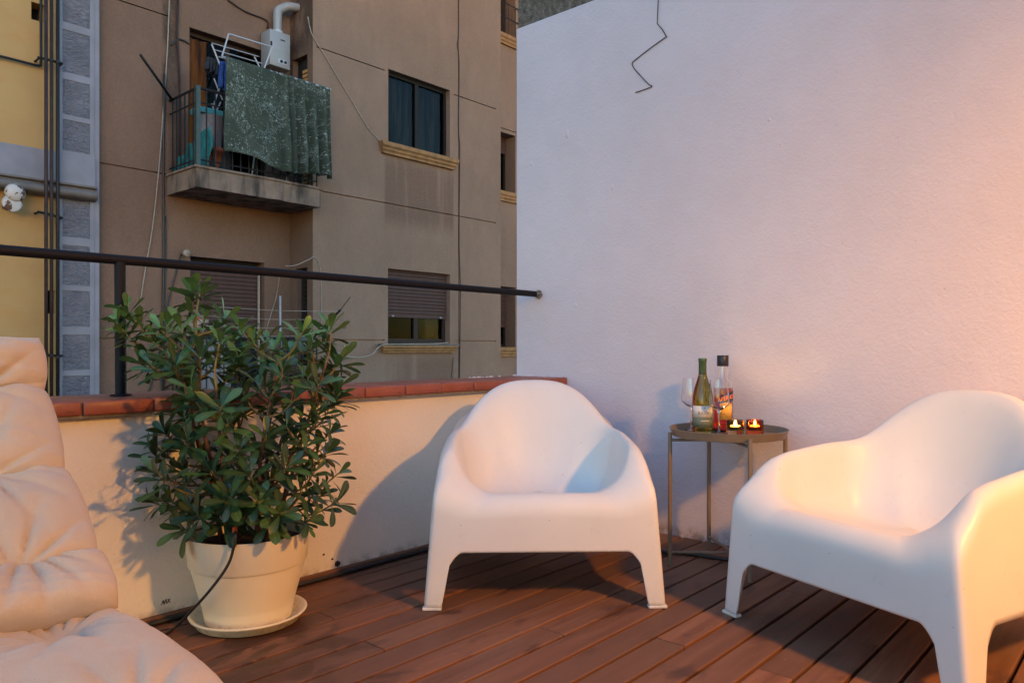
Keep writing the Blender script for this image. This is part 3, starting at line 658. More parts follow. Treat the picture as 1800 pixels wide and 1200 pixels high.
# balconies
def balcony(zt, thick, full):
    x0, x1, y0 = 4.144, 5.865, 8.68
    bm = NB(); box(bm, x0, x1, y0, YB - 0.001, zt - thick, zt - 0.03, 0.0)
    box(bm, x0 - 0.02, x1 + 0.015, y0 - 0.02, YB - 0.002, zt - 0.029, zt, 0.004)
    bmesh.ops.subdivide_edges(bm, edges=[e for e in bm.edges if e.calc_length() > 0.5], cuts=10, use_grid_fill=True)
    for v in bm.verts: v.co += Vector((0, -0.008, 0.008)) * mnoise.noise(v.co * 5)
    s = obj('balcony_slab', bm, M['slab'], bb)
    y = y0 + 0.05; zr = zt + 0.93
    bm = NB(); tube(bm, [(x0 + 0.04, YB, zr), (x0 + 0.04, y, zr), (x1 - 0.03, y, zr)], 0.018, 8); obj('balcony_rail', bm, M['iron'], s, True, 40)
    bm = NB(); tube(bm, [(x0 + 0.04, YB, zr - 0.17), (x0 + 0.04, y, zr - 0.17), (x1 - 0.03, y, zr - 0.17)], 0.010, 6); obj('balcony_rail', bm, M['iron'], s, True, 40)
    bm = NB(); tube(bm, [(x0 + 0.04, YB, zt + 0.08), (x0 + 0.04, y, zt + 0.08), (x1 - 0.03, y, zt + 0.08)], 0.010, 6); obj('balcony_rail', bm, M['iron'], s, True, 40)
    bm = NB(); box(bm, -0.0065, 0.0065, -0.0065, 0.0065, 0, 0.93); me = bpy.data.meshes.new('baluster'); bmesh.ops.recalc_face_normals(bm, faces=bm.faces); bm.to_mesh(me); bm.free(); me.materials.append(M['iron'])
    ps = [(x0 + 0.04, y + 0.11 * i) for i in range(1, 7)] + [(x0 + 0.04 + 0.11 * i, y) for i in range(1, 16)]
    for a, b in ps:
        o = bpy.data.objects.new('baluster', me); COL.objects.link(o); o.parent = s; o.location = (a, b, zt)
    bm = NB(); box(bm, x0 + 0.015, x0 + 0.065, y - 0.025, y + 0.025, zt, zr + 0.02); obj('corner_post', bm, M['green_iron'], s)
    return x0, x1, y0
ZU, ZLB = 3.016, 0.046
balcony(ZU, 0.262, True); balcony(ZLB, 0.25, False)

# --- things on the upper balcony
sh = NB(); NX, NZ = 90, 44; xa, xb, zt, zb = 4.47, 5.95, 4.352, 3.15
rows = []
for j in range(-4, NZ + 1):
    row = []
    for i in range(NX + 1):
        u = i / NX; x = xa + (xb - xa) * u
        if j < 0:
            a = j / 4 * math.pi * 0.9; p = Vector((x, 8.60 + 0.02 * (1 - math.cos(a)), zt + 0.02 * math.sin(-a)))
        else:
            v = j / NZ; right = smoothstep(0.42, 0.60, u)
            fold = (0.014 + 0.072 * right) * math.sin(x * (13 + 28 * right) + 1.3 + 0.5 * math.sin(x * 5)) * (0.35 + 0.65 * v) + 0.02 * mnoise.noise(Vector((x * 3, v * 2, 0)))
            sagx = -0.045 * smoothstep(0.25, 0, u) * v + 0.02 * u * v; zbot = zb + 0.03 * math.sin(u * 9) + 0.06 * smoothstep(0.45, 0.0, u) - 0.03 * right
            ztop = zt - 0.012 * math.sin(u * 26) ** 2
            p = Vector((x + sagx, 8.585 - fold - 0.03 * v, ztop + (zbot - ztop) * v))
        row.append(sh.verts.new(p))
    rows.append(row)
for a, b in zip(rows[:-1], rows[1:]):
    for i in range(NX): sh.faces.new((a[i], a[i + 1], b[i + 1], b[i]))
so_ = obj('bed_sheet', sh, M['floral'], smooth=True); tag(so_, 'dark green floral bed sheet hung out to dry on the upper balcony', 'sheet')
md = so_.modifiers.new('thickness', 'SOLIDIFY'); md.thickness = 0.004
ar = thing('clothes_airer', 'white folding clothes airer behind the hanging floral sheet', 'airer', (4.9, 8.95, ZU))
def seg(name, pts, r, mat, parent, n=7): return obj(name, tube(NB(), pts, r, n), mat, parent, True, 40)
YA = 8.80
seg('hanging_bar', [(4.44, 8.61, zt), (5.98, 8.61, zt)], 0.011, M['airer'], ar)
A = lambda x, y, Y=YA: onY(x, y, Y)
seg('top_bar', [A(402, 60), A(478, 83)], 0.010, M['airer'], ar); seg('wing_bar', [A(402, 60), A(390, 100)], 0.010, M['airer'], ar); seg('wing_bar', [A(478, 83), A(464, 122)], 0.010, M['airer'], ar)
for dy in (0, 12, 24): seg('rod', [A(372 + dy * 0.5, 76 + dy, 8.9), A(455 + dy * 0.5, 100 + dy, 8.9)], 0.006, M['airer'], ar)
seg('frame_leg', [A(372, 78, 8.9), A(392, 128, 8.9), A(384, 160, 8.9)], 0.010, M['airer'], ar); seg('frame_leg', [A(447, 100, 8.9), A(462, 130, 8.9)], 0.010, M['airer'], ar)
for i, (a, b) in enumerate((((376, 138), (391, 176)), ((390, 140), (374, 190)), ((372, 182), (384, 216)), ((388, 180), (376, 204)))):
    seg('cross_leg', [A(*a, 8.95), A(*b, 8.95)], 0.008, M['airer'], ar)
for f in ((5.0, 8.95), (5.5, 8.95)): seg('support_leg', [(f[0], f[1], ZU + 0.004), (f[0] + 0.1, 8.95, 3.8), (f[0], 8.62, zt)], 0.009, M['airer'], ar)
bm = NB(); lathe(bm, [(0, 0), (0.012, 0.0), (0.012, 0.05), (0.006, 0.055)], A(477, 80), 10); obj('corner_joint', bm, M['iron'], ar)
# hanging blue and dark clothes
def cloth(name, x0, x1, ztop, zbot, y, mat, label, cat='clothes'):
    bm = NB(); N, K = 14, 10; rows = []
    for j in range(K + 1):
        rows.append([bm.verts.new((x0 + (x1 - x0) * i / N, y + 0.025 * math.sin(i * 1.7 + j * 0.2) , ztop + (zbot - ztop) * j / K + 0.02 * math.sin(i * 0.9) * (j / K))) for i in range(N + 1)])
    for a, b in zip(rows[:-1], rows[1:]):
        for i in range(N): bm.faces.new((a[i], a[i + 1], b[i + 1], b[i]))
    o = obj(name, bm, mat, smooth=True); o.modifiers.new('thickness', 'SOLIDIFY').thickness = 0.012; tag(o, label, cat); return o
p, q = A(386, 108, 8.78), A(402, 160, 8.78); cloth('blue_towel', p.x, q.x + 0.05, p.z, q.z, 8.78, M['blue_cloth'], 'blue towel hanging beside the green floral sheet', 'towel')
p, q = A(362, 100, 8.98), A(382, 130, 8.98); cloth('dark_garment', p.x, q.x, p.z, q.z, 8.98, M['dark_cloth'], 'dark garment on the clothes airer in front of the lit curtain')
# water heater
hx0, hx1, hy = fx(474.5, 9.20), fx(510.5, 9.20), 9.20
hz1, hz0 = onY(474.5, 50, hy).z, onY(474.5, 113, hy).z
wh = thing('water_heater', 'white gas water heater with bent flue pipe on the upper balcony wall', 'heater', ((hx0 + hx1) / 2, hy + .1, hz0))
bm = NB(); box(bm, hx0, hx1, hy, YB - 0.03, hz0, hz1, 0.012); obj('casing', bm, M['white_metal'], wh, True, 40)
bm = NB(); box(bm, hx0 + 0.12, hx1 - 0.05, hy - 0.006, hy + 0.002, hz0 + 0.05, hz0 + 0.115, 0.002); cp = obj('control_panel', bm, M['airer'], wh)
for kx in (0.17, 0.23, 0.29):
    if hx0 + kx < hx1 - 0.03:
        bm = NB(); tube(bm, [(hx0 + kx, hy - 0.018, hz0 + 0.082), (hx0 + kx, hy - 0.004, hz0 + 0.082)], 0.02, 12); obj('knob', bm, M['iron'], cp, True, 40)
bm = NB(); box(bm, hx0 + 0.16, hx0 + 0.23, hy - 0.003, hy + 0.001, hz1 - 0.115, hz1 - 0.10); obj('maker_plate', bm, M['iron'], wh)
xc = fx(488, 9.32); ze = onY(488, 14, 9.32).z
fl = [(xc, 9.32, hz1 - 0.01), (xc, 9.32, ze - 0.1), (xc + 0.02, 9.32, ze - 0.03), (xc + 0.10, 9.315, ze + 0.03), (BX1 - 0.12, 9.29, ze + 0.06), (BX1 + 0.08, 9.27, ze + 0.09)]
bm = NB(); tube(bm, smooth_path(fl, 5), 0.06, 16); obj('flue_pipe', bm, M['white_metal'], wh, True, 50)
bm = NB(); lathe(bm, [(0.062, 0), (0.075, 0.0), (0.07, 0.05), (0.062, 0.055)], (xc, 9.32, hz1 + 0.001), 16); obj('flue_collar', bm, M['airer'], wh)
for i in range(3): seg('supply_pipe', [(hx0 + 0.1 + 0.09 * i, 9.36, hz0 + 0.01), (hx0 + 0.1 + 0.09 * i, 9.36, hz0 - 0.25), (hx0 + 0.1 + 0.09 * i, YB, hz0 - 0.3)], 0.010, M['airer'], wh)
# clutter behind the railing
def netv(): 
    bm = NB(); path = [onY(297, 262, 9.30), onY(303, 290, 9.1), onY(322, 268, 8.95), onY(352, 240, 8.80), onY(356, 290, 8.80)]
    N, K = 26, 12; rows = []
    for j in range(K + 1):
        v = j / K; row = []
        for i in range(N + 1):
            u = i / N; Y = 9.42 - 0.68 * u; x = 4.14 + 0.10 + 0.05 * math.sin(u * 7) + 0.03 * math.sin(v * 6 + u * 12)
            ztop = ZU + 0.22 + 0.30 * u ** 1.4 + 0.05 * math.sin(u * 6); row.append(bm.verts.new((x + 0.08 * u, Y, ztop + (ZU + 0.005 - ztop) * v)))
        rows.append(row)
    for a, b in zip(rows[:-1], rows[1:]):
        for i in range(N): bm.faces.new((a[i], a[i + 1], b[i + 1], b[i]))
    o = obj('teal_tarp', bm, M['teal'], smooth=True); o.modifiers.new('thickness', 'SOLIDIFY').thickness = 0.008
    tag(o, 'crumpled teal netting heaped behind the upper balcony railing', 'netting')
netv()
px, py = 4.50, 9.05
bm = NB(); lathe(bm, [(0, 0), (0.13, 0), (0.16, 0.42), (0.165, 0.43), (0.15, 0.43), (0.12, 0.02), (0, 0.02)], (px, py, ZU + 0.28), 16)
st = thing('storage_bin', 'pale ribbed plastic bin with turquoise lid behind the upper balcony railing', 'bin', (px, py, ZU))
bm2 = NB(); box(bm2, px - 0.2, px + 0.2, py - 0.14, py + 0.2, ZU + 0.004, ZU + 0.27, 0.01); obj('base_crate', bm2, M['dark_cloth'], st); obj('body', bm, M['pale_plastic'], st, True, 40)
bm = NB(); box(bm, px - 0.2, px + 0.24, py - 0.12, py + 0.12, ZU + 0.715, ZU + 0.79, 0.012); obj('lid', bm, M['turq'], st)
for i, sx in enumerate((362, 380)):
    c = onY(sx, 285, 8.95); bm = NB(); lathe(bm, [(0, 0), (0.085, 0), (0.11, 0.26), (0.125, 0.26), (0.125, 0.31), (0.105, 0.31), (0.1, 0.25), (0, 0.25)], (c.x, 9.0, ZU + 0.003), 18)
    tag(obj('clay_pot', bm, M['terracotta'], smooth=True), 'terracotta pot behind the upper balcony railing, ' + ('next to the corner post' if i == 0 else 'partly covered by the floral sheet'), 'pot')
# clothes-line bracket rods
bm = NB(); tube(bm, [onY(247, 97, 8.85), onY(302, 175, 9.38)], 0.016, 8)
tag(obj('bracket_rod', bm, M['iron'], smooth=True), 'slanted black bracket rod sticking out left of the upper balcony', 'bracket')
# lower balcony things
lb = thing('line_bracket', 'black clothes line bracket with four thin lines at the lower balcony', 'bracket', (5.5, 8.6, 0.9))
e0, e1 = onY(552, 592, 8.70), onY(598, 545, 8.35)
seg('arm', [e0, e1], 0.016, M['iron'], lb); seg('arm_tip', [e1, onY(616, 522, 8.2)], 0.005, M['iron'], lb)
e2 = onY(322, 590, 8.70) ; e3 = Vector((e2.x - 0.05, 8.35, e1.z))
seg('arm', [e2, e3], 0.016, M['iron'], lb)
for f in (0.05, 0.35, 0.65, 0.95):
    a, b = e0.lerp(e1, f), e2.lerp(e3, f); mid = (a + b) / 2 - Vector((0, 0, 0.02)); seg('line', smooth_path([a, mid, b], 4), 0.0035, M['white_cable'], lb, 5)
c = onY(345, 585, 8.75)
pf = thing('flower_pot', 'small patterned cream pot on the lower balcony rail', 'pot', (c.x, 8.73, ZLB + 0.95))
bm = NB(); lathe(bm, [(0, 0), (0.05, 0), (0.075, 0.06), (0.115, 0.10), (0.125, 0.15), (0.135, 0.19), (0.12, 0.19), (0.1, 0.14), (0, 0.14)], (c.x, 8.73, ZLB + 0.951), 20); obj('bowl', bm, simple('cream_pot_glaze', (0.32, 0.26, 0.22), 0.6, var=0.45, nscale=40), pf, True, 60)
bm = NB(); lathe(bm, [(0.02, 0.14), (0.085, 0.15), (0.085, 0.24), (0, 0.24)], (c.x, 8.73, ZLB + 0.951), 16); obj('inner_pot', bm, M['terracotta'], pf, True, 40)
bm = NB(); p0 = onY(494, 600, 9.3); bm = tube(bm, [(p0.x, 9.30, ZLB + 0.003), (p0.x, 9.32, onY(494, 520, 9.32).z)], 0.014, 8)
tag(obj('mop_handle', bm, M['airer'], smooth=True), 'white mop handle standing on the lower balcony', 'mop')
bx = onY(374, 597, 8.9); bm = NB(); box(bm, bx.x - 0.16, bx.x + 0.14, 8.85, 9.05, ZLB + 0.62, ZLB + 0.93, 0.01); box(bm, bx.x - 0.2, bx.x + 0.2, 8.83, 9.2, ZLB + 0.002, ZLB + 0.60, 0.01)
tag(obj('plastic_crate', bm, M['pale_plastic']), 'pale plastic crate behind the lower balcony railing', 'crate')
# small pulley fitting above the lower shutter
c = onY(322.5, 446, YB); bm = NB(); tube(bm, [(c.x, YB - 0.10, c.z), (c.x, YB - 0.06, c.z)], 0.045, 16); tube(bm, [(c.x, YB - 0.115, c.z), (c.x, YB + 0.01, c.z)], 0.014, 10)
tag(obj('awning_pulley', bm, M['white_cable'], smooth=True), 'round grey awning fitting above the lower closed shutter', 'fitting')

# --- cables on the facade
def cable(pts, r, mat, label, name='facade_cable', n=5):
    bm = NB(); tube(bm, smooth_path(pts, n), r, 6); return tag(obj(name, bm, mat, smooth=True), label, 'cable')
B = lambda *ps, Y=YB - 0.02: [onY(x, y, Y) for x, y in ps]
cable(B((299, -30), (294, 90), (288, 180), (279, 300), (268, 400), (256, 470), (247, 528)), 0.008, M['white_cable'], 'long pale cable drooping down left of the balconies')
cable(B((289, 130), (287, 300), (288, 440), (286, 560), (284, 720)), 0.014, M['black_cable'], 'straight black cable down the wall left of the balconies')
cable(B((291, 380), (291, 470), (289, 560), (288, 720)), 0.008, M['black_cable'], 'thin dark cable beside the straight black one left of the balconies')
cable(B((318, 448), (310, 480), (299, 520), (287, 580), (270, 660), (258, 700)), 0.009, M['black_cable'], 'black cable slanting down from the round awning fitting')
cable(B((313, 0), (311, 60), (314, 110), (316, 200), (314, 290)), 0.012, M['brown_pipe'], 'dark cable in the black stain beside the lit balcony door')
cable(B((300, 80), (312, 70), (322, 71), (334, 78)), 0.010, M['black_cable'], 'short arched cable entering the lit balcony door')
cable(B((541, 30), (548, 60), (566, 90), (590, 130), (620, 180), (645, 222), (665, 245), (684, 256), Y=YR - 0.012), 0.007, M['white_cable'], 'pale cable looping from flue pipe to the upper window sill')
cable(B((806, -20), (806, 60), (804, 80), (807, 110), (806, 220), (808, 270), (807, 420), (809, 520), (807, 720), Y=YR - 0.008), 0.009, M['brown_pipe'], 'thin brown cable running down beside the two right windows')
cable(B((560, 604), (580, 612), (606, 625), (632, 628), (655, 622), (668, 608), (690, 605), (760, 604), (788, 602), Y=YR - 0.125), 0.008, M['white_cable'], 'pale cable sagging to the lower window sill cap')
cable(B((502, 468), (520, 466), (545, 455), (551, 452), (560, 460), (565, 500), (565, 580), Y=YR - 0.01), 0.006, M['white_cable'], 'thin pale cable bent over the small lower side window')
cable(B((492, 480), (486, 520), (474, 560), (465, 590)), 0.006, M['white_cable'], 'thin pale cable hanging beside the lower shutter')
cable(B((797, 628), (794, 660), (793, 720), Y=YR - 0.006), 0.006, M['black_cable'], 'short dark cable hanging under the lower window sill')
cable(B((400, 0), (430, 20), (468, 36), (470, 50)), 0.010, M['brown_pipe'], 'dark cable running along the wall to the water heater')

# ================================================================== yellow house at the left
yb_ = thing('yellow_house', 'ochre yellow house with blue-grey pilaster and string course', 'building', (2.0, YL, -4.0))
YPil = YL - 0.06; px0, px1 = fx(104, YPil), fx(165.5, YPil)
ven = (fx(55, YL), fx(78, YL), onY(55, 34, YL).z, onY(55, 3, YL).z)
slot = (fx(80, YL), fx(97, YL), onY(88, 551, YL).z, onY(88, 510, YL).z)
bm = NB(); holes_wall(bm, PF(YL), -7, px0, -4, 10, [ven + (0.2,), slot + (0.15,)]); obj('rendered_wall', bm, M['yellow'], yb_)
for h in (ven, slot):
    bm = NB(); box(bm, h[0] - 0.02, h[1] + 0.02, YL + 0.21, YL + 0.22, h[2] - 0.02, h[3] + 0.02); obj('vent_opening', bm, M['void'], yb_)
bm = NB(); box(bm, -7, BX0 - 0.03, YL + 0.4, 16, -4, 10); obj('core', bm, M['void'], yb_)
rows = [(-140, -80), (-72, 45), (58, 132), (144, 205), (214, 268), (352, 418), (432, 502), (511, 574), (588, 650), (660, 730)]
hol = []
for a, b in rows: hol.append((fx(110, YPil), fx(158, YPil), onY(135, b, YPil).z, onY(135, a, YPil).z))
bm = NB(); holes_wall(bm, PF(YPil), px0, px1, -4, 10, [], hol, gdepth=0.018)
for s_ in (px0, px1): quad(bm, (s_, YPil, -4), (s_, YL + 0.05, -4), (s_, YL + 0.05, 10), (s_, YPil, 10))
pil = obj('pilaster', bm, M['bluegrey'], yb_)
for h in hol:
    bm = NB(); box(bm, h[0] + 0.001, h[1] - 0.001, YPil + 0.008, YPil + 0.017, h[2] + 0.001, h[3] - 0.001); obj('roughcast_panel', bm, M['roughcast'], pil)
bz1, bz0 = onY(40, 257, YL).z, onY(40, 318, YL).z
bm = NB(); box(bm, -7, px0, YL - 0.02, YL + 0.01, bz0, bz1); obj('string_course', bm, M['bluegrey'], yb_)
bz1p = onY(135, 272, YPil).z
bm = NB(); box(bm, px0 - 0.005, px1 + 0.005, YPil - 0.02, YPil + 0.02, bz0, bz1p); obj('string_course', bm, M['bluegrey'], yb_)
cz = onY(83, 330, YL - .1).z; r = 0.075
poly = [(0, cz + 0.075), (-0.09, cz + 0.075), (-0.09, cz + 0.055), (-0.05, cz + 0.04), (-0.05, cz + 0.028)] + [(-0.055 - 0.05 * math.sin(t), cz - 0.025 + 0.05 * math.cos(t)) for t in [math.pi * k / 8 for k in range(1, 8)]] + [(-0.05, cz - 0.078), (0, cz - 0.09)]
bm = NB(); prism(bm, poly, Vector((0, 1, 0)), Vector((0, 0, 1)), Vector((px1 + 7.0, 0, 0))); bmesh.ops.translate(bm, verts=bm.verts, vec=(-7, YPil - 0.021, 0)); obj('cornice', bm, M['cornice'], yb_)
bm = NB(); box(bm, px1 + 0.004, BX0 - 0.002, YL - 0.05, YB + 0.02, -4, 10); obj('joint_strip', bm, M['bluegrey'], yb_)
# pipes
GP = 'riser pipes on the yellow house'
def vpipe(sx, Y, r, mat, label, y0=-60, y1=760):
    p = onY(sx, 600, Y); bm = NB(); tube(bm, [(p.x, Y, onY(sx, y1, Y).z), (p.x, Y, onY(sx, y0, Y).z)], r, 10)
    return tag(obj('riser_pipe', bm, mat, smooth=True), label, 'pipe', GP)
vpipe(81, YL - 0.19, 0.018, M['brown_pipe'], 'brown riser pipe farthest from the pilaster on the yellow wall')
vpipe(90.5, YL - 0.19, 0.018, M['brown_pipe'], 'middle brown riser pipe of three on the yellow wall')
vpipe(101.5, YL - 0.19, 0.018, M['iron'], 'black riser pipe right beside the blue-grey pilaster')
bm = NB(); Yp = YL - 0.05
tube(bm, smooth_path([onY(-80, 83, Yp), onY(0, 99, Yp), onY(62, 114.5, Yp), onY(70, 115, Yp), onY(72, 110, Yp), onY(72, 60, Yp), onY(72, -60, Yp)], 4), 0.014, 8)
tag(obj('elbow_pipe', bm, M['iron'], smooth=True), 'thin dark pipe with an elbow turning up past the small square vent', 'pipe')
for yy in (106, 377, 624):
    bm = NB(); a, b = onY(66, yy - 5 if yy < 500 else yy, YL - 0.16), onY(109, yy + 6 if yy < 500 else yy + 1, YL - 0.16)
    tube(bm, [a, b], 0.014, 6); tube(bm, [b, b + Vector((0, 0.11, -0.0))], 0.014, 6); tube(bm, [a + Vector((0.02, 0, 0)), a + Vector((0.02, 0.17, 0))], 0.012, 6)
    for sx in (81, 90.5, 101.5):
        q = onY(sx, yy + (sx - 88) * 0.25, YL - 0.19); lathe(bm, [(0.024, -0.015), (0.024, 0.015), (0.0195, 0.015), (0.0195, -0.015)], (q.x, YL - 0.19, q.z), 10, close=True)
    tag(obj('pipe_clamp', bm, M['iron']), {106: 'iron clamp bar holding the riser pipes beside the elbow pipe', 377: 'iron clamp bar holding the riser pipes below the dark cornice', 624: 'iron clamp bar holding the riser pipes behind the beige cushion top'}[yy], 'clamp', 'clamp bars on the riser pipes')
for nm, sx, sy, r_ in (('upper', 26, 339, 0.098), ('lower', 21, 358, 0.095)):
    p = onY(sx, sy, YL - 0.26); bm = NB(); tube(bm, [(p.x, YL - 0.31 + (0.03 if nm == 'lower' else 0), p.z), (p.x, YL - 0.27, p.z), (p.x, YL - 0.24, p.z), (p.x, YL + 0.01, p.z)], [r_ * 0.8, r_, r_ * 0.7, 0.03], 24)
    tag(obj('enamel_disc', bm, M['chipped'], smooth=True), nm + ' rust-chipped white enamel disc fixed below the dark cornice', 'disc', 'white enamel discs')
# ================================================================== moulded armchairs
def chair_mesh():
    A0, B0 = 0.40, 0.37
    def rad(phi, a, b, n): return (abs(math.cos(phi) / a) ** n + abs(math.sin(phi) / b) ** n) ** (-1 / n)
    dense = [i / 6000 * 2 * math.pi for i in range(6001)]
    P = [(rad(f, A0, B0, 60) * math.cos(f), rad(f, A0, B0, 60) * math.sin(f)) for f in dense]
    acc = [0]
    for p, q in zip(P[:-1], P[1:]): acc.append(acc[-1] + math.hypot(q[0] - p[0], q[1] - p[1]))
    N = 560; phis = []; k = 0
    for i in range(N):
        t = acc[-1] * i / N
        while acc[k + 1] < t: k += 1
        phis.append(dense[k] + (dense[k + 1] - dense[k]) * (t - acc[k]) / (acc[k + 1] - acc[k]))
    SIDE = [(0, 0), (.16, 0), (.32, 0), (.48, .004), (.61, .015), (.71, .045), (.785, .12), (.835, .25), (.872, .42), (.90, .60), (.926, .78), (.952, .91), (.978, .98), (1, 1)]
    BACK = [(0, 0), (.10, 0), (.20, .003), (.30, .015), (.39, .05), (.47, .11), (.55, .21), (.63, .34), (.70, .48), (.77, .63), (.84, .78), (.90, .90), (.955, .975), (1, 1)]
    FRNT = [(0, 0), (.16, 0), (.32, 0), (.46, .02), (.58, .08), (.68, .2), (.76, .37), (.82, .55), (.87, .71), (.91, .83), (.94, .91), (.965, .96), (.985, .992), (1, 1)]
    def zb(x, y):
        ax, ay = abs(x) / A0, abs(y) / B0
        d = (A0 - abs(x)) if ay > ax else (B0 - abs(y)); top = 0.186 if ay > ax else 0.19
        if d < 0.058: return 0.0
        if d < 0.084: return (d - 0.058) / 0.026 * 0.145
        if d < 0.128: return 0.145 + (top - 0.145) * math.sin(math.pi / 2 * (d - 0.084) / 0.044)
        return top
    bm = NB(); cols = []
    ctr = bm.verts.new((0, 0, 0.318))
    def taper(x, y): return x * (1 - 0.07 * smoothstep(-0.37, 0.37, y))
    for f in phis:
        c, s = math.cos(f), math.sin(f)
        bk = s > 0
        ar, br, nr = 0.322, (0.326 if bk else 0.312), 2.0
        nr = 40.0 + (2.4 - 40.0) * smoothstep(-0.62, 0.40, s); npk = 5.2 + (2.4 - 5.2) * smoothstep(-0.62, 0.40, s)
        rr = rad(f, ar, br, npk); x, y = rr * c, rr * s
        arm = 0.500 + 0.032 * smoothstep(-0.30, 0.10, y)
        dome = 0.42 + (0.717 - 0.145 * ((abs(x) + 0.018) / 0.298) ** 3.3 - 0.42) * smoothstep(-0.12, 0.13, y)
        e_ = dome - arm; side_h = arm + 0.5 * (e_ + math.sqrt(e_ * e_ + 0.0030)) - 0.012 * math.exp(-(e_ / 0.06) ** 2)
        side_h -= 0.030 * smoothstep(-0.14, -0.33, y)
        tq = max(0.0, min(1.0, (abs(x) - 0.180) / 0.140)); wfront = (0.40 * (1 - tq * tq * (3 - 2 * tq)) + 0.60 * math.sqrt(1 - tq * tq)) * smoothstep(-0.20, -0.29, y)
        h = side_h + (0.368 - side_h) * wfront
        wb = smoothstep(0.15, 0.8, y / br); wf = smoothstep(0.35, 0.9, -y / br) * wfront
        col = []
        for (fs, gs), (fb, gb), (ff, gf) in zip(SIDE[1:], BACK[1:], FRNT[1:]):
            fr_ = fs + (fb - fs) * wb; fr_ += (ff - fr_) * wf; g = gs + (gb - gs) * wb; g += (gf - g) * wf
            px, py = x * fr_, y * fr_; zs = 0.338 - 0.055 * smoothstep(-0.24, 0.16, py)
            col.append((taper(px, py), py, zs + (h - zs) * g))
        ro = 0.040 - 0.010 * wb + 0.016 * smoothstep(-0.20, -0.31, y)
        r_out = rad(f, ar + ro, br + ro, nr); dr = r_out - rr; drop = min(0.085, ro * 1.1 + 0.75 * max(0.0, dr - ro))
        for a in (18, 36, 54, 72, 90):
            a = R(a); r2 = rr + dr * math.sin(a); col.append((taper(r2 * c, r2 * s), r2 * s, h - drop * (1 - math.cos(a))))
        z1 = h - drop
        rf = rad(f, A0, B0, 60); zb_ = zb(rf * c, rf * s)
        for j in range(1, 17):
            t = j / 16; z = z1 + (zb_ - z1) * t; tt = 1 - z / z1
            a_ = ar + ro + (A0 - ar - ro) * tt; b_ = br + ro + (B0 - br - ro) * tt; n_ = nr + (60 - nr) * tt ** 0.8
            r2 = rad(f, a_, b_, n_); col.append((taper(r2 * c, r2 * s), r2 * s, z))
        cols.append([bm.verts.new(p) for p in col])
    for i in range(N):
        A_, B_ = cols[i], cols[(i + 1) % N]
        bm.faces.new((ctr, A_[0], B_[0]))
        for j in range(len(A_) - 1): bm.faces.new((A_[j], A_[j + 1], B_[j + 1], B_[j]))
    bmesh.ops.recalc_face_normals(bm, faces=bm.faces)
    if ctr.normal.z < 0: bmesh.ops.reverse_faces(bm, faces=bm.faces)
    me = bpy.data.meshes.new('moulded_shell'); bm.to_mesh(me); bm.free()
    for p in me.polygons: p.use_smooth = True
    me.materials.append(M['chair']); return me
CM = chair_mesh()
bm = NB(); box(bm, -0.0315, 0.0315, -0.013, 0.013, 0, 0.010, 0.003); FM = bpy.data.meshes.new('foot'); bmesh.ops.recalc_face_normals(bm, faces=bm.faces); bm.to_mesh(FM); bm.free(); FM.materials.append(M['chair'])
def armchair(front, yl, label):
    yl = yl.normalized(); o0 = front + yl * 0.37
    t = thing('armchair', label, 'armchair', (o0.x, o0.y, 0), math.atan2(-yl.x, yl.y), 'white moulded plastic armchairs'); t['local'] = 1
    s = link('moulded_shell', CM, None, t); md = s.modifiers.new('thickness', 'SOLIDIFY'); md.thickness = 0.007; md.offset = -1
    s.location.z = 0.002
    for x, y, r in ((-0.3715, -0.358, 0), (0.3715, -0.358, 0), (-0.345, 0.352, 0), (0.345, 0.352, 0)):
        f = link('foot', FM, None, t); f.location = (x, y, 0.0)
    return t
armchair(cw(0.110, 2.462), FW - RT * 0.03, 'white moulded plastic armchair in the corner between the potted shrub and side table')
V2 = Vector((0.461, -0.887)); F2 = Vector((0.887, 0.461))
f2 = cw(0.683 + 0.4 * V2.x, 2.436 + 0.4 * V2.y)
armchair(f2, FW * F2.y + RT * F2.x, 'white moulded plastic armchair with one side glowing orange, facing the potted shrub')

# ================================================================== side table
TC = cw(0.857, 2.98); TZ = 0.512
tb = thing('side_table', 'round taupe metal tray table holding bottles and candles', 'table', (TC.x, TC.y, 0))
bm = NB(); lathe(bm, [(0, TZ - 0.006), (0.205, TZ - 0.006), (0.216, TZ - 0.003), (0.2275, TZ + 0.026), (0.2295, TZ + 0.027), (0.2265, TZ + 0.0285), (0.2135, TZ + 0.0005), (0.204, TZ), (0, TZ)], (TC.x, TC.y, 0), 72); obj('tray', bm, M['taupe'], tb, True, 40)
legp = []
for k in range(4):
    a = R(-86.5 + 90 * k); d = RT * math.cos(a) + FW * math.sin(a); q = TC + d * 0.2335; legp.append((q, d))
    bm = NB(); tube(bm, [(q.x, q.y, 0.001), (q.x, q.y, TZ + 0.012)], 0.0085, 12); obj('leg', bm, M['taupe'], tb, True, 40)
    bm = NB(); i0 = TC + d * 0.05; tube(bm, [(q.x, q.y, TZ - 0.018), (i0.x, i0.y, TZ - 0.018)], 0.006, 8); obj('tray_support', bm, M['taupe'], tb, True, 40)
for k in (0, 1):
    a, b = legp[k][0], legp[k + 2][0]; z = 0.052 + 0.0 * k; bm = NB()
    tube(bm, [(a.x, a.y, z), (TC.x, TC.y, z - (0.006 if k else -0.006)), (b.x, b.y, z)], 0.0055, 8); obj('cross_brace', bm, M['taupe'], tb, True, 40)

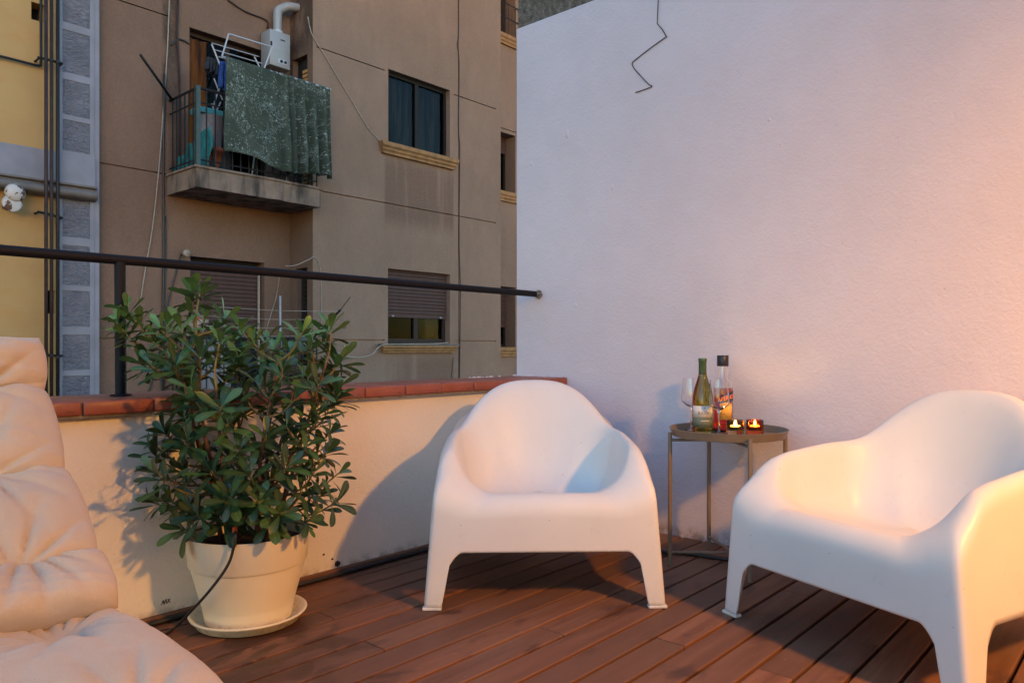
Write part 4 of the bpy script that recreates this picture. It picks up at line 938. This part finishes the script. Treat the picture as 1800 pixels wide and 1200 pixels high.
def at_tray(sx, d): 
    p = cw((sx - 900) / FPX * d, d); return Vector((p.x, p.y, TZ + 0.0015))
def facing(c): return math.atan2(-c.y, -c.x)
def patch(name, c, r, z0, z1, a0, half, mat, parent, rows=None, tilt=0.0):
    bm = NB(); n = 20; lo, hi = [], []
    for i in range(n + 1):
        a = a0 - half + 2 * half * i / n; t = (i / n - 0.5) * tilt
        lo.append(bm.verts.new((c.x + r * math.cos(a), c.y + r * math.sin(a), c.z + z0 + t))); hi.append(bm.verts.new((c.x + r * math.cos(a), c.y + r * math.sin(a), c.z + z1 + t)))
    for i in range(n): bm.faces.new((lo[i], lo[i + 1], hi[i + 1], hi[i]))
    o = obj(name, bm, mat, parent, True); o.modifiers.new('thickness', 'SOLIDIFY').thickness = 0.0003; return o
def lettering(s, c, r, zc, size, a0, mat, parent, tilt=0.0, name='lettering'):
    cu = bpy.data.curves.new('t', 'FONT'); cu.body = s; cu.size = size; cu.align_x = 'CENTER'; cu.align_y = 'CENTER'; cu.resolution_u = 3
    to = bpy.data.objects.new('t', cu); COL.objects.link(to); bpy.context.view_layer.update()
    ev = to.evaluated_get(bpy.context.evaluated_depsgraph_get()); me = bpy.data.meshes.new_from_object(ev); bpy.data.objects.remove(to)
    for v in me.vertices:
        a = a0 + v.co.x / r; z = zc + v.co.y + v.co.x * tilt; v.co = (c.x + r * math.cos(a), c.y + r * math.sin(a), c.z + z)
    me.materials.clear(); me.materials.append(mat); return link(name, me, None, parent)
# white wine bottle
c = at_tray(1235, 3.035); a0 = facing(c)
wb_ = thing('wine_bottle', 'olive green wine bottle with cream and green label on the tray table', 'bottle', c)
prof = [(0, 0.0), (0.034, 0.0), (0.0385, 0.004), (0.041, 0.012), (0.0412, 0.12), (0.040, 0.145), (0.036, 0.168), (0.029, 0.193), (0.0215, 0.216), (0.0165, 0.236), (0.0150, 0.25), (0.0150, 0.262), (0, 0.262)]
bm = NB(); lathe(bm, prof, c, 40); obj('body', bm, M['olive_glass'], wb_, True, 50)
bm = NB(); lathe(bm, [(0.0157, 0.226 + 0.012), (0.0157, 0.288), (0.0172, 0.290), (0.0172, 0.300), (0.0155, 0.302), (0, 0.302)], c, 32); obj('foil_capsule', bm, M['foil'], wb_, True, 50)
patch('front_label', c, 0.0416, 0.066, 0.112, a0, R(62), M['paper'], wb_); patch('lower_label', c, 0.0417, 0.026, 0.065, a0, R(62), M['green_paper'], wb_)
lettering('RAVA', c, 0.0423, 0.083, 0.018, a0 + 0.1, M['brown_ink'], wb_); patch('label_rule', c, 0.0421, 0.051, 0.054, a0 + 0.25, R(22), M['paper'], wb_)
bm = NB(); bmesh.ops.create_icosphere(bm, subdivisions=1, radius=0.0032, matrix=Matrix.Translation(c + Vector((0.0416 * math.cos(a0 + 0.2), 0.0416 * math.sin(a0 + 0.2), 0.104)))); obj('label_emblem', bm, M['brown_ink'], wb_)
# red liqueur bottle
c = at_tray(1270.5, 3.11); a0 = facing(c)
lqb = thing('liqueur_bottle', 'clear bottle of red liqueur with navy cap and amber label', 'bottle', c)
outer = [(0, 0.0), (0.034, 0.0), (0.0400, 0.005), (0.0415, 0.012), (0.0415, 0.172), (0.0395, 0.190), (0.034, 0.204), (0.0275, 0.214), (0.0235, 0.224), (0.0215, 0.245), (0.0205, 0.285)]
inner = [(max(0.0, r - 0.0022), z + (0.004 if z < 0.01 else 0)) for r, z in outer]
bm = NB(); lathe(bm, outer + list(reversed(inner)), c, 40); obj('glass_body', bm, M['clear_glass'], lqb, True, 50)
liq = [(0, 0.0045)] + [(r - 0.0003, z + 0.0004) for r, z in inner[1:5] if z < 0.16] + [(0.0390, 0.178), (0, 0.178)]
bm = NB(); lathe(bm, liq, c, 40); obj('liqueur', bm, M['red_drink'], lqb, True, 50)
bm = NB(); lathe(bm, [(0.0225, 0.268), (0.0235, 0.27), (0.0235, 0.311), (0.022, 0.313), (0, 0.313)], c, 32); obj('screw_cap', bm, M['cap'], lqb, True, 50)
patch('navy_band', c, 0.0420, 0.118, 0.158, a0 + 0.45, R(48), M['navy_paper'], lqb, tilt=0.022)
patch('amber_label', c, 0.0419, 0.05, 0.116, a0 + 0.35, R(38), M['gold_paper'], lqb)
lettering('APEROL', c, 0.0427, 0.138, 0.023, a0 + 0.45, M['orange_ink'], lqb, 0.26)
# wine glasses
def wineglass(sx, d, label):
    c = at_tray(sx, d); t = thing('wine_glass', label, 'glass', c, 0, 'wine glasses on the tray table')
    o_ = [(0, 0.0), (0.030, 0.0), (0.030, 0.0012), (0.012, 0.004), (0.0042, 0.012), (0.0032, 0.05), (0.0036, 0.085), (0.008, 0.097), (0.026, 0.108), (0.0400, 0.122), (0.0415, 0.132), (0.0375, 0.17), (0.0335, 0.218)]
    i_ = [(0.0325, 0.218), (0.0364, 0.17), (0.0403, 0.132), (0.0388, 0.1235), (0.025, 0.1105), (0.007, 0.1015), (0, 0.100)]
    bm = NB(); lathe(bm, o_[:7], c, 36); bowl = NB(); lathe(bowl, o_[6:] + i_, c, 36)
    obj('stem_and_foot', bm, M['clear_glass'], t, True, 60); obj('bowl', bowl, M['clear_glass'], t, True, 60)
wineglass(1215, 3.13, 'empty wine glass behind the olive wine bottle'); wineglass(1263.5, 2.965, 'empty wine glass in front of the red liqueur bottle')
# tealight holders
def votive(sx, mat, label):
    c = at_tray(sx, 2.965); t = thing('candle_holder', label, 'candle', c, 0, 'lit tealight holders on the tray table')
    bm = NB(); lathe(bm, [(0, 0), (0.030, 0), (0.033, 0.003), (0.033, 0.058), (0.0325, 0.060), (0.0285, 0.060), (0.028, 0.058), (0.0265, 0.024), (0.024, 0.021), (0, 0.020)], c, 36); obj('glass_cup', bm, mat, t, True, 50)
    bm = NB(); lathe(bm, [(0, 0.0215), (0.019, 0.0215), (0.0192, 0.0335), (0.0180, 0.0335), (0.0175, 0.031), (0, 0.031)], c, 24); obj('tealight', bm, M['wax'], t, True, 50)
    bm = NB(); lathe(bm, [(0, 0.0335), (0.0035, 0.036), (0.0048, 0.041), (0.0035, 0.048), (0.0012, 0.055), (0, 0.058)], c, 12); obj('flame', bm, M['flame'], t, True)
votive(1292.5, M['grey_glass'], 'lit tealight in smoky grey glass beside the red liqueur bottle'); votive(1327, M['red_glass'], 'lit tealight in red glass nearest the tray rim')

# ================================================================== potted shrub
PC = Vector((1.217, 2.194, 0.0))
bm = NB(); lathe(bm, [(0, 0.002), (0.148, 0.002), (0.155, 0.005), (0.168, 0.026), (0.176, 0.030), (0.178, 0.034), (0.175, 0.0365), (0.168, 0.0345), (0.150, 0.0105), (0, 0.0105)], PC, 64)
tag(obj('plant_saucer', bm, M['pot'], smooth=True), 'cream plastic saucer on the deck under the shrub pot', 'saucer')
bm = NB(); lathe(bm, [(0, 0.012), (0.126, 0.012), (0.131, 0.016), (0.159, 0.186), (0.176, 0.188), (0.179, 0.194), (0.187, 0.278), (0.188, 0.284), (0.1855, 0.286), (0.182, 0.284), (0.176, 0.20), (0.13, 0.03), (0, 0.03)], PC, 72)
pot = thing('plant_pot', 'cream plastic flower pot with broad rim beside the parapet', 'pot', (PC.x, PC.y, 0.012))
obj('pot_body', bm, M['pot'], pot, True, 35)
bm = NB(); lathe(bm, [(0, 0.252), (0.08, 0.256), (0.15, 0.25), (0.1795, 0.242), (0.1765, 0.21), (0, 0.21)], PC, 40); obj('soil', bm, M['soil'], pot, True)

sb = thing('evergreen_shrub', 'bushy evergreen shrub with leathery leaf rosettes growing in the cream pot', 'shrub', (PC.x, PC.y, 0.25))
def leaf_mesh(name, w, bend, fold, mat, twist=0.0):
    T = [0, 0.12, 0.28, 0.46, 0.64, 0.80, 0.92, 1.0]; Wd = [0.10, 0.20, 0.45, 0.74, 0.96, 1.0, 0.72, 0.12]
    vs, fs, uvs = [], [], []
    for t, ww in zip(T, Wd):
        hw = w * ww / 2; z = bend * (t - t * t * 1.35); tw = twist * t
        for k, s in enumerate((-1, 0, 1)):
            x = s * hw; zz = z + abs(s) * fold * hw * 2
            vs.append((x * math.cos(tw) - zz * 0 , t, zz + x * math.sin(tw))); uvs.append(((s + 1) / 2, t))
    for j in range(len(T) - 1):
        for k in (0, 1):
            a = j * 3 + k; fs.append((a, a + 1, a + 4, a + 3))
    me = bpy.data.meshes.new(name); me.from_pydata(vs, [], fs); uv = me.uv_layers.new(name='UVMap')
    for p in me.polygons:
        p.use_smooth = True
        for li in p.loop_indices: uv.data[li].uv = uvs[me.loops[li].vertex_index]
    me.materials.append(mat); return me
rl_ = random.Random(21)
LM = {}
for kind in ('leaf_dark', 'leaf_mid', 'leaf_young'):
    LM[kind] = [leaf_mesh('leaf', w, b, f, M[kind], tw) for w, b, f, tw in ((0.31, 0.10, 0.10, 0.1), (0.35, 0.18, 0.07, -0.15), (0.29, -0.05, 0.14, 0.2), (0.33, 0.28, 0.05, 0.0))]
DP = FW.dot(PC)   # depth of the pot
tips_px = [(352, 512, -.05), (338, 520, -.02), (215, 545, .0), (192, 588, .05), (205, 566, -.05), (240, 572, .02), (395, 560, -.10), (424, 580, -.12), (447, 604, -.14), (380, 588, .05), (512, 616, -.05), (546, 612, -.03), (592, 640, .02), (300, 575, .02),
  (262, 600, .06), (250, 640, .0), (300, 640, -.05), (340, 600, .08), (420, 640, .02), (468, 650, .05), (380, 640, -.05), (495, 645, .1), (540, 660, -.06), (570, 672, .04), (330, 660, .1),
  (345, 706, -.20), (590, 700, .0), (560, 730, -.08), (580, 760, .02), (520, 700, -.12), (480, 706, -.05), (432, 700, -.1), (398, 745, -.18), (300, 720, .0), (280, 760, -.05), (262, 800, -.08), (272, 828, -.16), (330, 775, -.15),
  (370, 825, -.18), (420, 790, -.2), (468, 765, -.15), (505, 820, -.16), (552, 830, -.05), (575, 795, .0), (592, 882, -.05), (565, 870, .04), (545, 912, -.12), (262, 880, -.06), (300, 880, -.12), (345, 905, -.2), (405, 872, -.18), (455, 880, -.2), (495, 900, -.18),
  (320, 930, -.15), (392, 914, -.17), (478, 914, -.16), (436, 905, -.12), (540, 780, -.12), (440, 835, -.2), (290, 680, .05), (500, 560 + 90, .12), (360, 560, .06), (410, 600, .1), (530, 740, .1), (325, 830, -.1), (475, 840, -.05)]
tips = []
for sx, sy, dd in tips_px:
    d = DP + dd; p = cw((sx - 900) / FPX * d, d, CAMZ + (HOR - sy) / FPX * d); tips.append((p, True))
for i in range(66):
    z = rl_.uniform(0.34, 0.92); rr = 0.34 * (0.45 + 0.55 * math.sin(min(1, (z - 0.2) / 0.8) * math.pi * 0.8)) * math.sqrt(rl_.random()); a = rl_.uniform(0, 6.28)
    tips.append((PC + Vector((rr * math.cos(a), rr * math.sin(a), z)), False))
fixed = []
for p, vis in tips:
    lim = 2.33 if p.z < 0.76 else 2.46
    if p.y > lim: p = Vector((p.x, lim - rl_.uniform(0, 0.05), p.z))
    fixed.append((p, vis))
# main stems
mains = []
for k in range(10):
    a = k * 2.4 + 0.4; r0 = 0.03 + 0.05 * rl_.random(); s0 = PC + Vector((r0 * math.cos(a), r0 * math.sin(a), 0.245))
    lean = 0.10 + 0.14 * rl_.random(); h = 0.38 + 0.28 * rl_.random(); end = s0 + Vector((lean * math.cos(a), min(lean * math.sin(a), 0.12), h))
    mid = s0.lerp(end, 0.5) + Vector((rl_.uniform(-.03, .03), rl_.uniform(-.03, .03), 0.02))
    path = smooth_path([s0, s0.lerp(mid, .5) + Vector((rl_.uniform(-.012, .012), rl_.uniform(-.012, .012), 0)), mid, end], 5); mains.append(path)
    bm = NB(); tube(bm, path, [0.0085 - 0.005 * i / (len(path) - 1) for i in range(len(path))], 7); obj('stem', bm, M['bark'], sb, True)
leaves = []
tw = NB()
for ti, (p, vis) in enumerate(fixed):
    best = None
    for path in mains:
        for i, q in enumerate(path):
            dz = p.z - q.z
            cost = (p - q).length + (0.5 * max(0, 0.06 - dz)) * 4
            if i < 3: cost += 0.15
            if best is None or cost < best[0]: best = (cost, q)
    q = best[1]; L = (p - q).length
    ctrl = q.lerp(p, 0.55) + Vector((0, 0, -0.12 * L)) + Vector((rl_.uniform(-1, 1), rl_.uniform(-1, 1), 0)) * 0.05 * L
    path = smooth_path([q, ctrl, p], 5)
    tube(tw, path, [0.0042 - 0.0018 * i / (len(path) - 1) for i in range(len(path))], 6)
    D = ((p - path[-3]).normalized() + Vector((0, 0, 0.55)) + (p - (PC + Vector((0, 0, 0.5)))).normalized() * 0.35 + Vector((rl_.uniform(-.25, .25), rl_.uniform(-.25, .25), 0))).normalized()
    ax = D.cross(Vector((0.3, 0.8, 0.1))).normalized(); ay = D.cross(ax)
    n = rl_.randint(9, 12) if vis else rl_.randint(6, 9)
    up = p.z > 0.84 or (vis and p.z > 0.76 and rl_.random() < 0.6)
    size = rl_.uniform(0.060, 0.084)
    for i in range(n):
        u = i / (n - 1); az = i * 2.39996 + ti; al = R(28 + 68 * u ** 0.8 + rl_.uniform(-10, 10))
        ld = (D * math.cos(al) + (ax * math.cos(az) + ay * math.sin(az)) * math.sin(al)).normalized()
        base = p - D * (0.030 * u) ; nz = (D - ld * D.dot(ld)).normalized(); nx = ld.cross(nz)
        L_ = size * (0.62 + 0.48 * math.sin(math.pi * (0.2 + 0.65 * u))) * rl_.uniform(0.9, 1.12)
        tip = base + ld * L_
        if tip.y > 2.385 and tip.z < 0.72: continue
        mat = Matrix((nx, ld, nz)).transposed().to_4x4(); mat.translation = base
        mat = mat @ Matrix.Diagonal((L_, L_, L_, 1))
        kind = 'leaf_young' if (up and u < 0.75) else ('leaf_mid' if rl_.random() < (0.55 if p.z > 0.62 else 0.22) else 'leaf_dark')
        leaves.append((vis, FW.dot(base), kind, rl_.randint(0, 3), mat))
    # a few leaves down the twig
    for i in range(3):
        f = path[max(1, int(len(path) * (0.45 + 0.13 * i)))]; az = rl_.uniform(0, 6.28); ld = (D * 0.6 + (ax * math.cos(az) + ay * math.sin(az))).normalized(); nz = (D - ld * D.dot(ld)).normalized(); nx = ld.cross(nz); L_ = size * 0.8
        if (f + ld * L_).y > 2.385 and f.z < 0.74: continue
        mat = Matrix((nx, ld, nz)).transposed().to_4x4(); mat.translation = f; mat = mat @ Matrix.Diagonal((L_, L_, L_, 1))
        leaves.append((False, FW.dot(f), 'leaf_dark' if p.z < .8 else 'leaf_mid', rl_.randint(0, 3), mat))
obj('twigs', tw, M['twig'], sb, True)['kind'] = 'stuff'
leaves.sort(key=lambda l: (not l[0], l[1]))
for l in leaves[:300]:
    o = bpy.data.objects.new('leaf', LM[l[2]][l[3]]); COL.objects.link(o); put(o, sb); o.matrix_basis = l[4]
lm = [M['leaf_dark'], M['leaf_mid'], M['leaf_young']]; names = ['leaf_dark', 'leaf_mid', 'leaf_young']
vs, fs, uvs, mis = [], [], [], []
for l in leaves[300:]:
    src = LM[l[2]][l[3]]; o0 = len(vs); vs += [tuple(l[4] @ v.co) for v in src.vertices]; fs += [tuple(o0 + i for i in p.vertices) for p in src.polygons]; mis += [names.index(l[2])] * len(src.polygons)
    uvs += [tuple(d.uv) for d in src.uv_layers[0].data]
me = bpy.data.meshes.new('foliage'); me.from_pydata(vs, [], fs); uv = me.uv_layers.new(name='UVMap')
for i, u in enumerate(uvs): uv.data[i].uv = u
for i, p in enumerate(me.polygons): p.use_smooth = True; p.material_index = mis[i]
for m_ in lm: me.materials.append(m_)
o = link('foliage', me, None, sb); o['kind'] = 'stuff'
# dried red-brown flower cluster
p = cw((325 - 900) / FPX * (DP - .05), DP - .05, CAMZ + (HOR - 672) / FPX * (DP - .05)); bm = NB()
for i in range(14): bmesh.ops.create_icosphere(bm, subdivisions=1, radius=0.004, matrix=Matrix.Translation(p + Vector((rl_.uniform(-.014, .014), rl_.uniform(-.014, .014), rl_.uniform(-.01, .01)))))
obj('seed_cluster', bm, M['terracotta'], sb, True)

# irrigation drip line over the pot rim
def rimpt(sx, sy, d): return cw((sx - 900) / FPX * d, d, CAMZ + (HOR - sy) / FPX * d)
dl = thing('drip_line', 'thin black drip line with orange tip hanging over the pot rim', 'hose', onZ(285, 1115, 0.01))
df = DP - 0.196
pts = [rimpt(413, 934, DP - 0.165), rimpt(414, 938, df), rimpt(412, 955, df - 0.008), rimpt(404, 985, df - 0.008), rimpt(388, 1012, df - 0.012), rimpt(362, 1045, df - 0.02), rimpt(336, 1073, df + 0.02), onZ(311, 1099, 0.012), onZ(287, 1117, 0.006), onZ(262, 1130, 0.006)]
bm = NB(); tube(bm, smooth_path(pts, 6), 0.0042, 8); obj('tube', bm, M['black_cable'], dl, True)
bm = NB(); q = rimpt(413, 931, DP - 0.170); tube(bm, [q - Vector((0, 0, 0.006)), q + Vector((0, 0, 0.010))], 0.0075, 8); obj('dripper_tip', bm, M['orange'], dl, True, 40)

# ================================================================== beige lounger cushion
lc = thing('lounger_cushion', 'beige tufted cotton lounger cushion folded up against the backrest', 'cushion', (0.2, 1.3, 0.3))
CX0, CX1 = -0.12, 0.535
def pillow(name, a, b, T, tufts, seed, top_curve=0.0, x1=CX1, amp=1.0):
    a, b = Vector((0, *a)), Vector((0, *b)); ev = (b - a); Lv = ev.length; ev.normalize(); en = Vector((1, 0, 0)).cross(ev)
    if en.z < 0: en = -en
    NU, NV = 110, 64; bm = NB(); Wd = x1 - CX0
    def pt(u, v, side):
        x = CX0 + Wd * u; eu = max(0, 1 - abs(2 * u - 1) ** 9); e_v = max(0, 1 - abs(2 * v - 1) ** 4.2)
        t = T / 2 * (eu ** 0.42) * (e_v ** 0.5)
        dx = 0.012 * (1 - abs(2 * v - 1) ** 2) * (1 if u > 0.5 else -1) * smoothstep(0.9, 1, abs(2 * u - 1))
        w = 0.0
        P_ = Vector((x * 6, v * Lv * 7, seed * 3.7))
        w += 0.010 * mnoise.noise(P_) + 0.004 * mnoise.noise(P_ * 2.2)
        w -= 0.005 * abs(mnoise.noise(Vector((x * 7 + v * 4, v * Lv * 16 + x * 4, seed)))) + 0.0012 * abs(mnoise.noise(Vector((x * 30 - v * 9, v * Lv * 14, seed + 5))))
        for tu, tv, dep, rad_ in tufts:
            rx, rv = x - tu, (v - tv) * Lv; r = math.hypot(rx, rv); th = math.atan2(rv, rx)
            w -= dep * math.exp(-(r / rad_) ** 1.2)
            pl_ = math.sin(th * 6 + seed * 1.7 + 1.6 * mnoise.noise(Vector((math.cos(th) * 1.5, math.sin(th) * 1.5, seed + r * 4))))
            w += 0.016 * (1 - abs(pl_)) ** 1.6 * -1 * math.exp(-abs(r - 0.06) / 0.07) * smoothstep(0.005, 0.05, r)
        w += 0.008 * math.sin(x * 70 + 5 * mnoise.noise(Vector((x * 5, v * 3, seed)))) * smoothstep(0.62, 0.98, abs(2 * v - 1))
        wgt = (eu ** 0.5) * (e_v ** 0.5)
        return a + ev * (Lv * v) + Vector((x + dx, 0, 0)) + en * ((t + w * wgt * amp) * side)
    for side in (1, -1):
        g_ = [[bm.verts.new(pt(i / NU, j / NV, side)) for i in range(NU + 1)] for j in range(NV + 1)]
        for j in range(NV):
            for i in range(NU):
                f = (g_[j][i], g_[j][i + 1], g_[j + 1][i + 1], g_[j + 1][i]); bm.faces.new(f if side > 0 else f[::-1])
    bmesh.ops.remove_doubles(bm, verts=bm.verts, dist=0.0004)
    return obj(name, bm, M['cotton'], lc, True)
pillow('head_section', (1.83, 0.752), (1.85, 0.88), 0.13, [(0.40, 0.02, 0.02, 0.05)], 1)
pillow('back_section', (1.69, 0.592), (1.835, 0.772), 0.13, [(0.38, 0.02, 0.03, 0.06), (0.38, 0.98, 0.025, 0.05)], 2)
pillow('back_section', (1.50, 0.44), (1.70, 0.612), 0.135, [(0.40, 0.04, 0.045, 0.06), (0.40, 0.98, 0.03, 0.06)], 3)
pillow('lumbar_section', (1.42, 0.395), (1.525, 0.475), 0.125, [(0.42, 1.15, 0.045, 0.06)], 4)
pillow('seat_section', (0.98, 0.352), (1.475, 0.375), 0.13, [(0.43, 0.80, 0.062, 0.085), (0.40, 0.05, 0.04, 0.07)], 5)
pillow('seat_section', (0.52, 0.335), (1.0, 0.335), 0.13, [(0.42, 0.95, 0.04, 0.07), (0.40, 0.05, 0.04, 0.07)], 6)
pillow('seat_section', (0.10, 0.335), (0.54, 0.335), 0.13, [(0.42, 0.95, 0.04, 0.07)], 7)
lf = thing('sun_lounger', 'wooden sun lounger under the beige tufted cushion', 'lounger', (0.2, 1.2, 0.0))
for xx in (-0.08, 0.42):
    bm = NB(); box(bm, xx, xx + 0.035, 0.12, 1.50, 0.20, 0.262, 0.003); obj('side_rail', bm, M['wood_frame'], lf)
    bm = NB(); prism(bm, [(1.47, 0.262), (1.515, 0.262), (1.93, 0.80), (1.885, 0.80)], Vector((0, 1, 0)), Vector((0, 0, 1)), Vector((0.035, 0, 0))); bmesh.ops.translate(bm, verts=bm.verts, vec=(xx, 0.03, 0)); obj('back_rail', bm, M['wood_frame'], lf)
    for yy in (0.2, 1.44):
        bm = NB(); box(bm, xx - 0.003, xx + 0.038, yy, yy + 0.05, 0.001, 0.1985, 0.003); obj('leg', bm, M['wood_frame'], lf)
for i in range(14):
    bm = NB(); box(bm, -0.1, 0.46, 0.13 + i * 0.095, 0.20 + i * 0.095, 0.2635, 0.277, 0.002); obj('slat', bm, M['wood_frame'], lf)

# ================================================================== wall lamp on the house behind the viewer, the source of the warm light
LP = Vector((1.62, -1.28, 2.06))
wl = thing('wall_lamp', 'black wall lamp with a dish shade, lit warm, on the house wall behind the viewer', 'lamp', (LP.x, -1.6, LP.z + 0.1))
bm = NB(); box(bm, LP.x - 0.05, LP.x + 0.05, -1.599, -1.58, LP.z + 0.04, LP.z + 0.20, 0.004); obj('back_plate', bm, M['black_lamp'], wl)
bm = NB(); tube(bm, smooth_path([(LP.x, -1.582, LP.z + 0.12), (LP.x, -1.42, LP.z + 0.16), (LP.x, LP.y, LP.z + 0.10)], 5), 0.010, 10); obj('arm', bm, M['black_lamp'], wl, True, 40)
bm = NB(); lathe(bm, [(0.012, LP.z + 0.125), (0.07, LP.z + 0.11), (0.14, LP.z + 0.05), (0.19, LP.z - 0.03)], (LP.x, LP.y, 0), 40); o = obj('dish_shade', bm, M['black_lamp'], wl, True); o.modifiers.new('thickness', 'SOLIDIFY').thickness = 0.002
pl = bpy.data.lights.new('bulb', 'POINT'); pl.energy = 46; pl.color = (1.0, 0.42, 0.07); pl.shadow_soft_size = 0.10
po = bpy.data.objects.new('bulb', pl); COL.objects.link(po); po.location = LP; po.parent = wl; po.matrix_parent_inverse = Matrix.Translation(-Vector(wl.location))
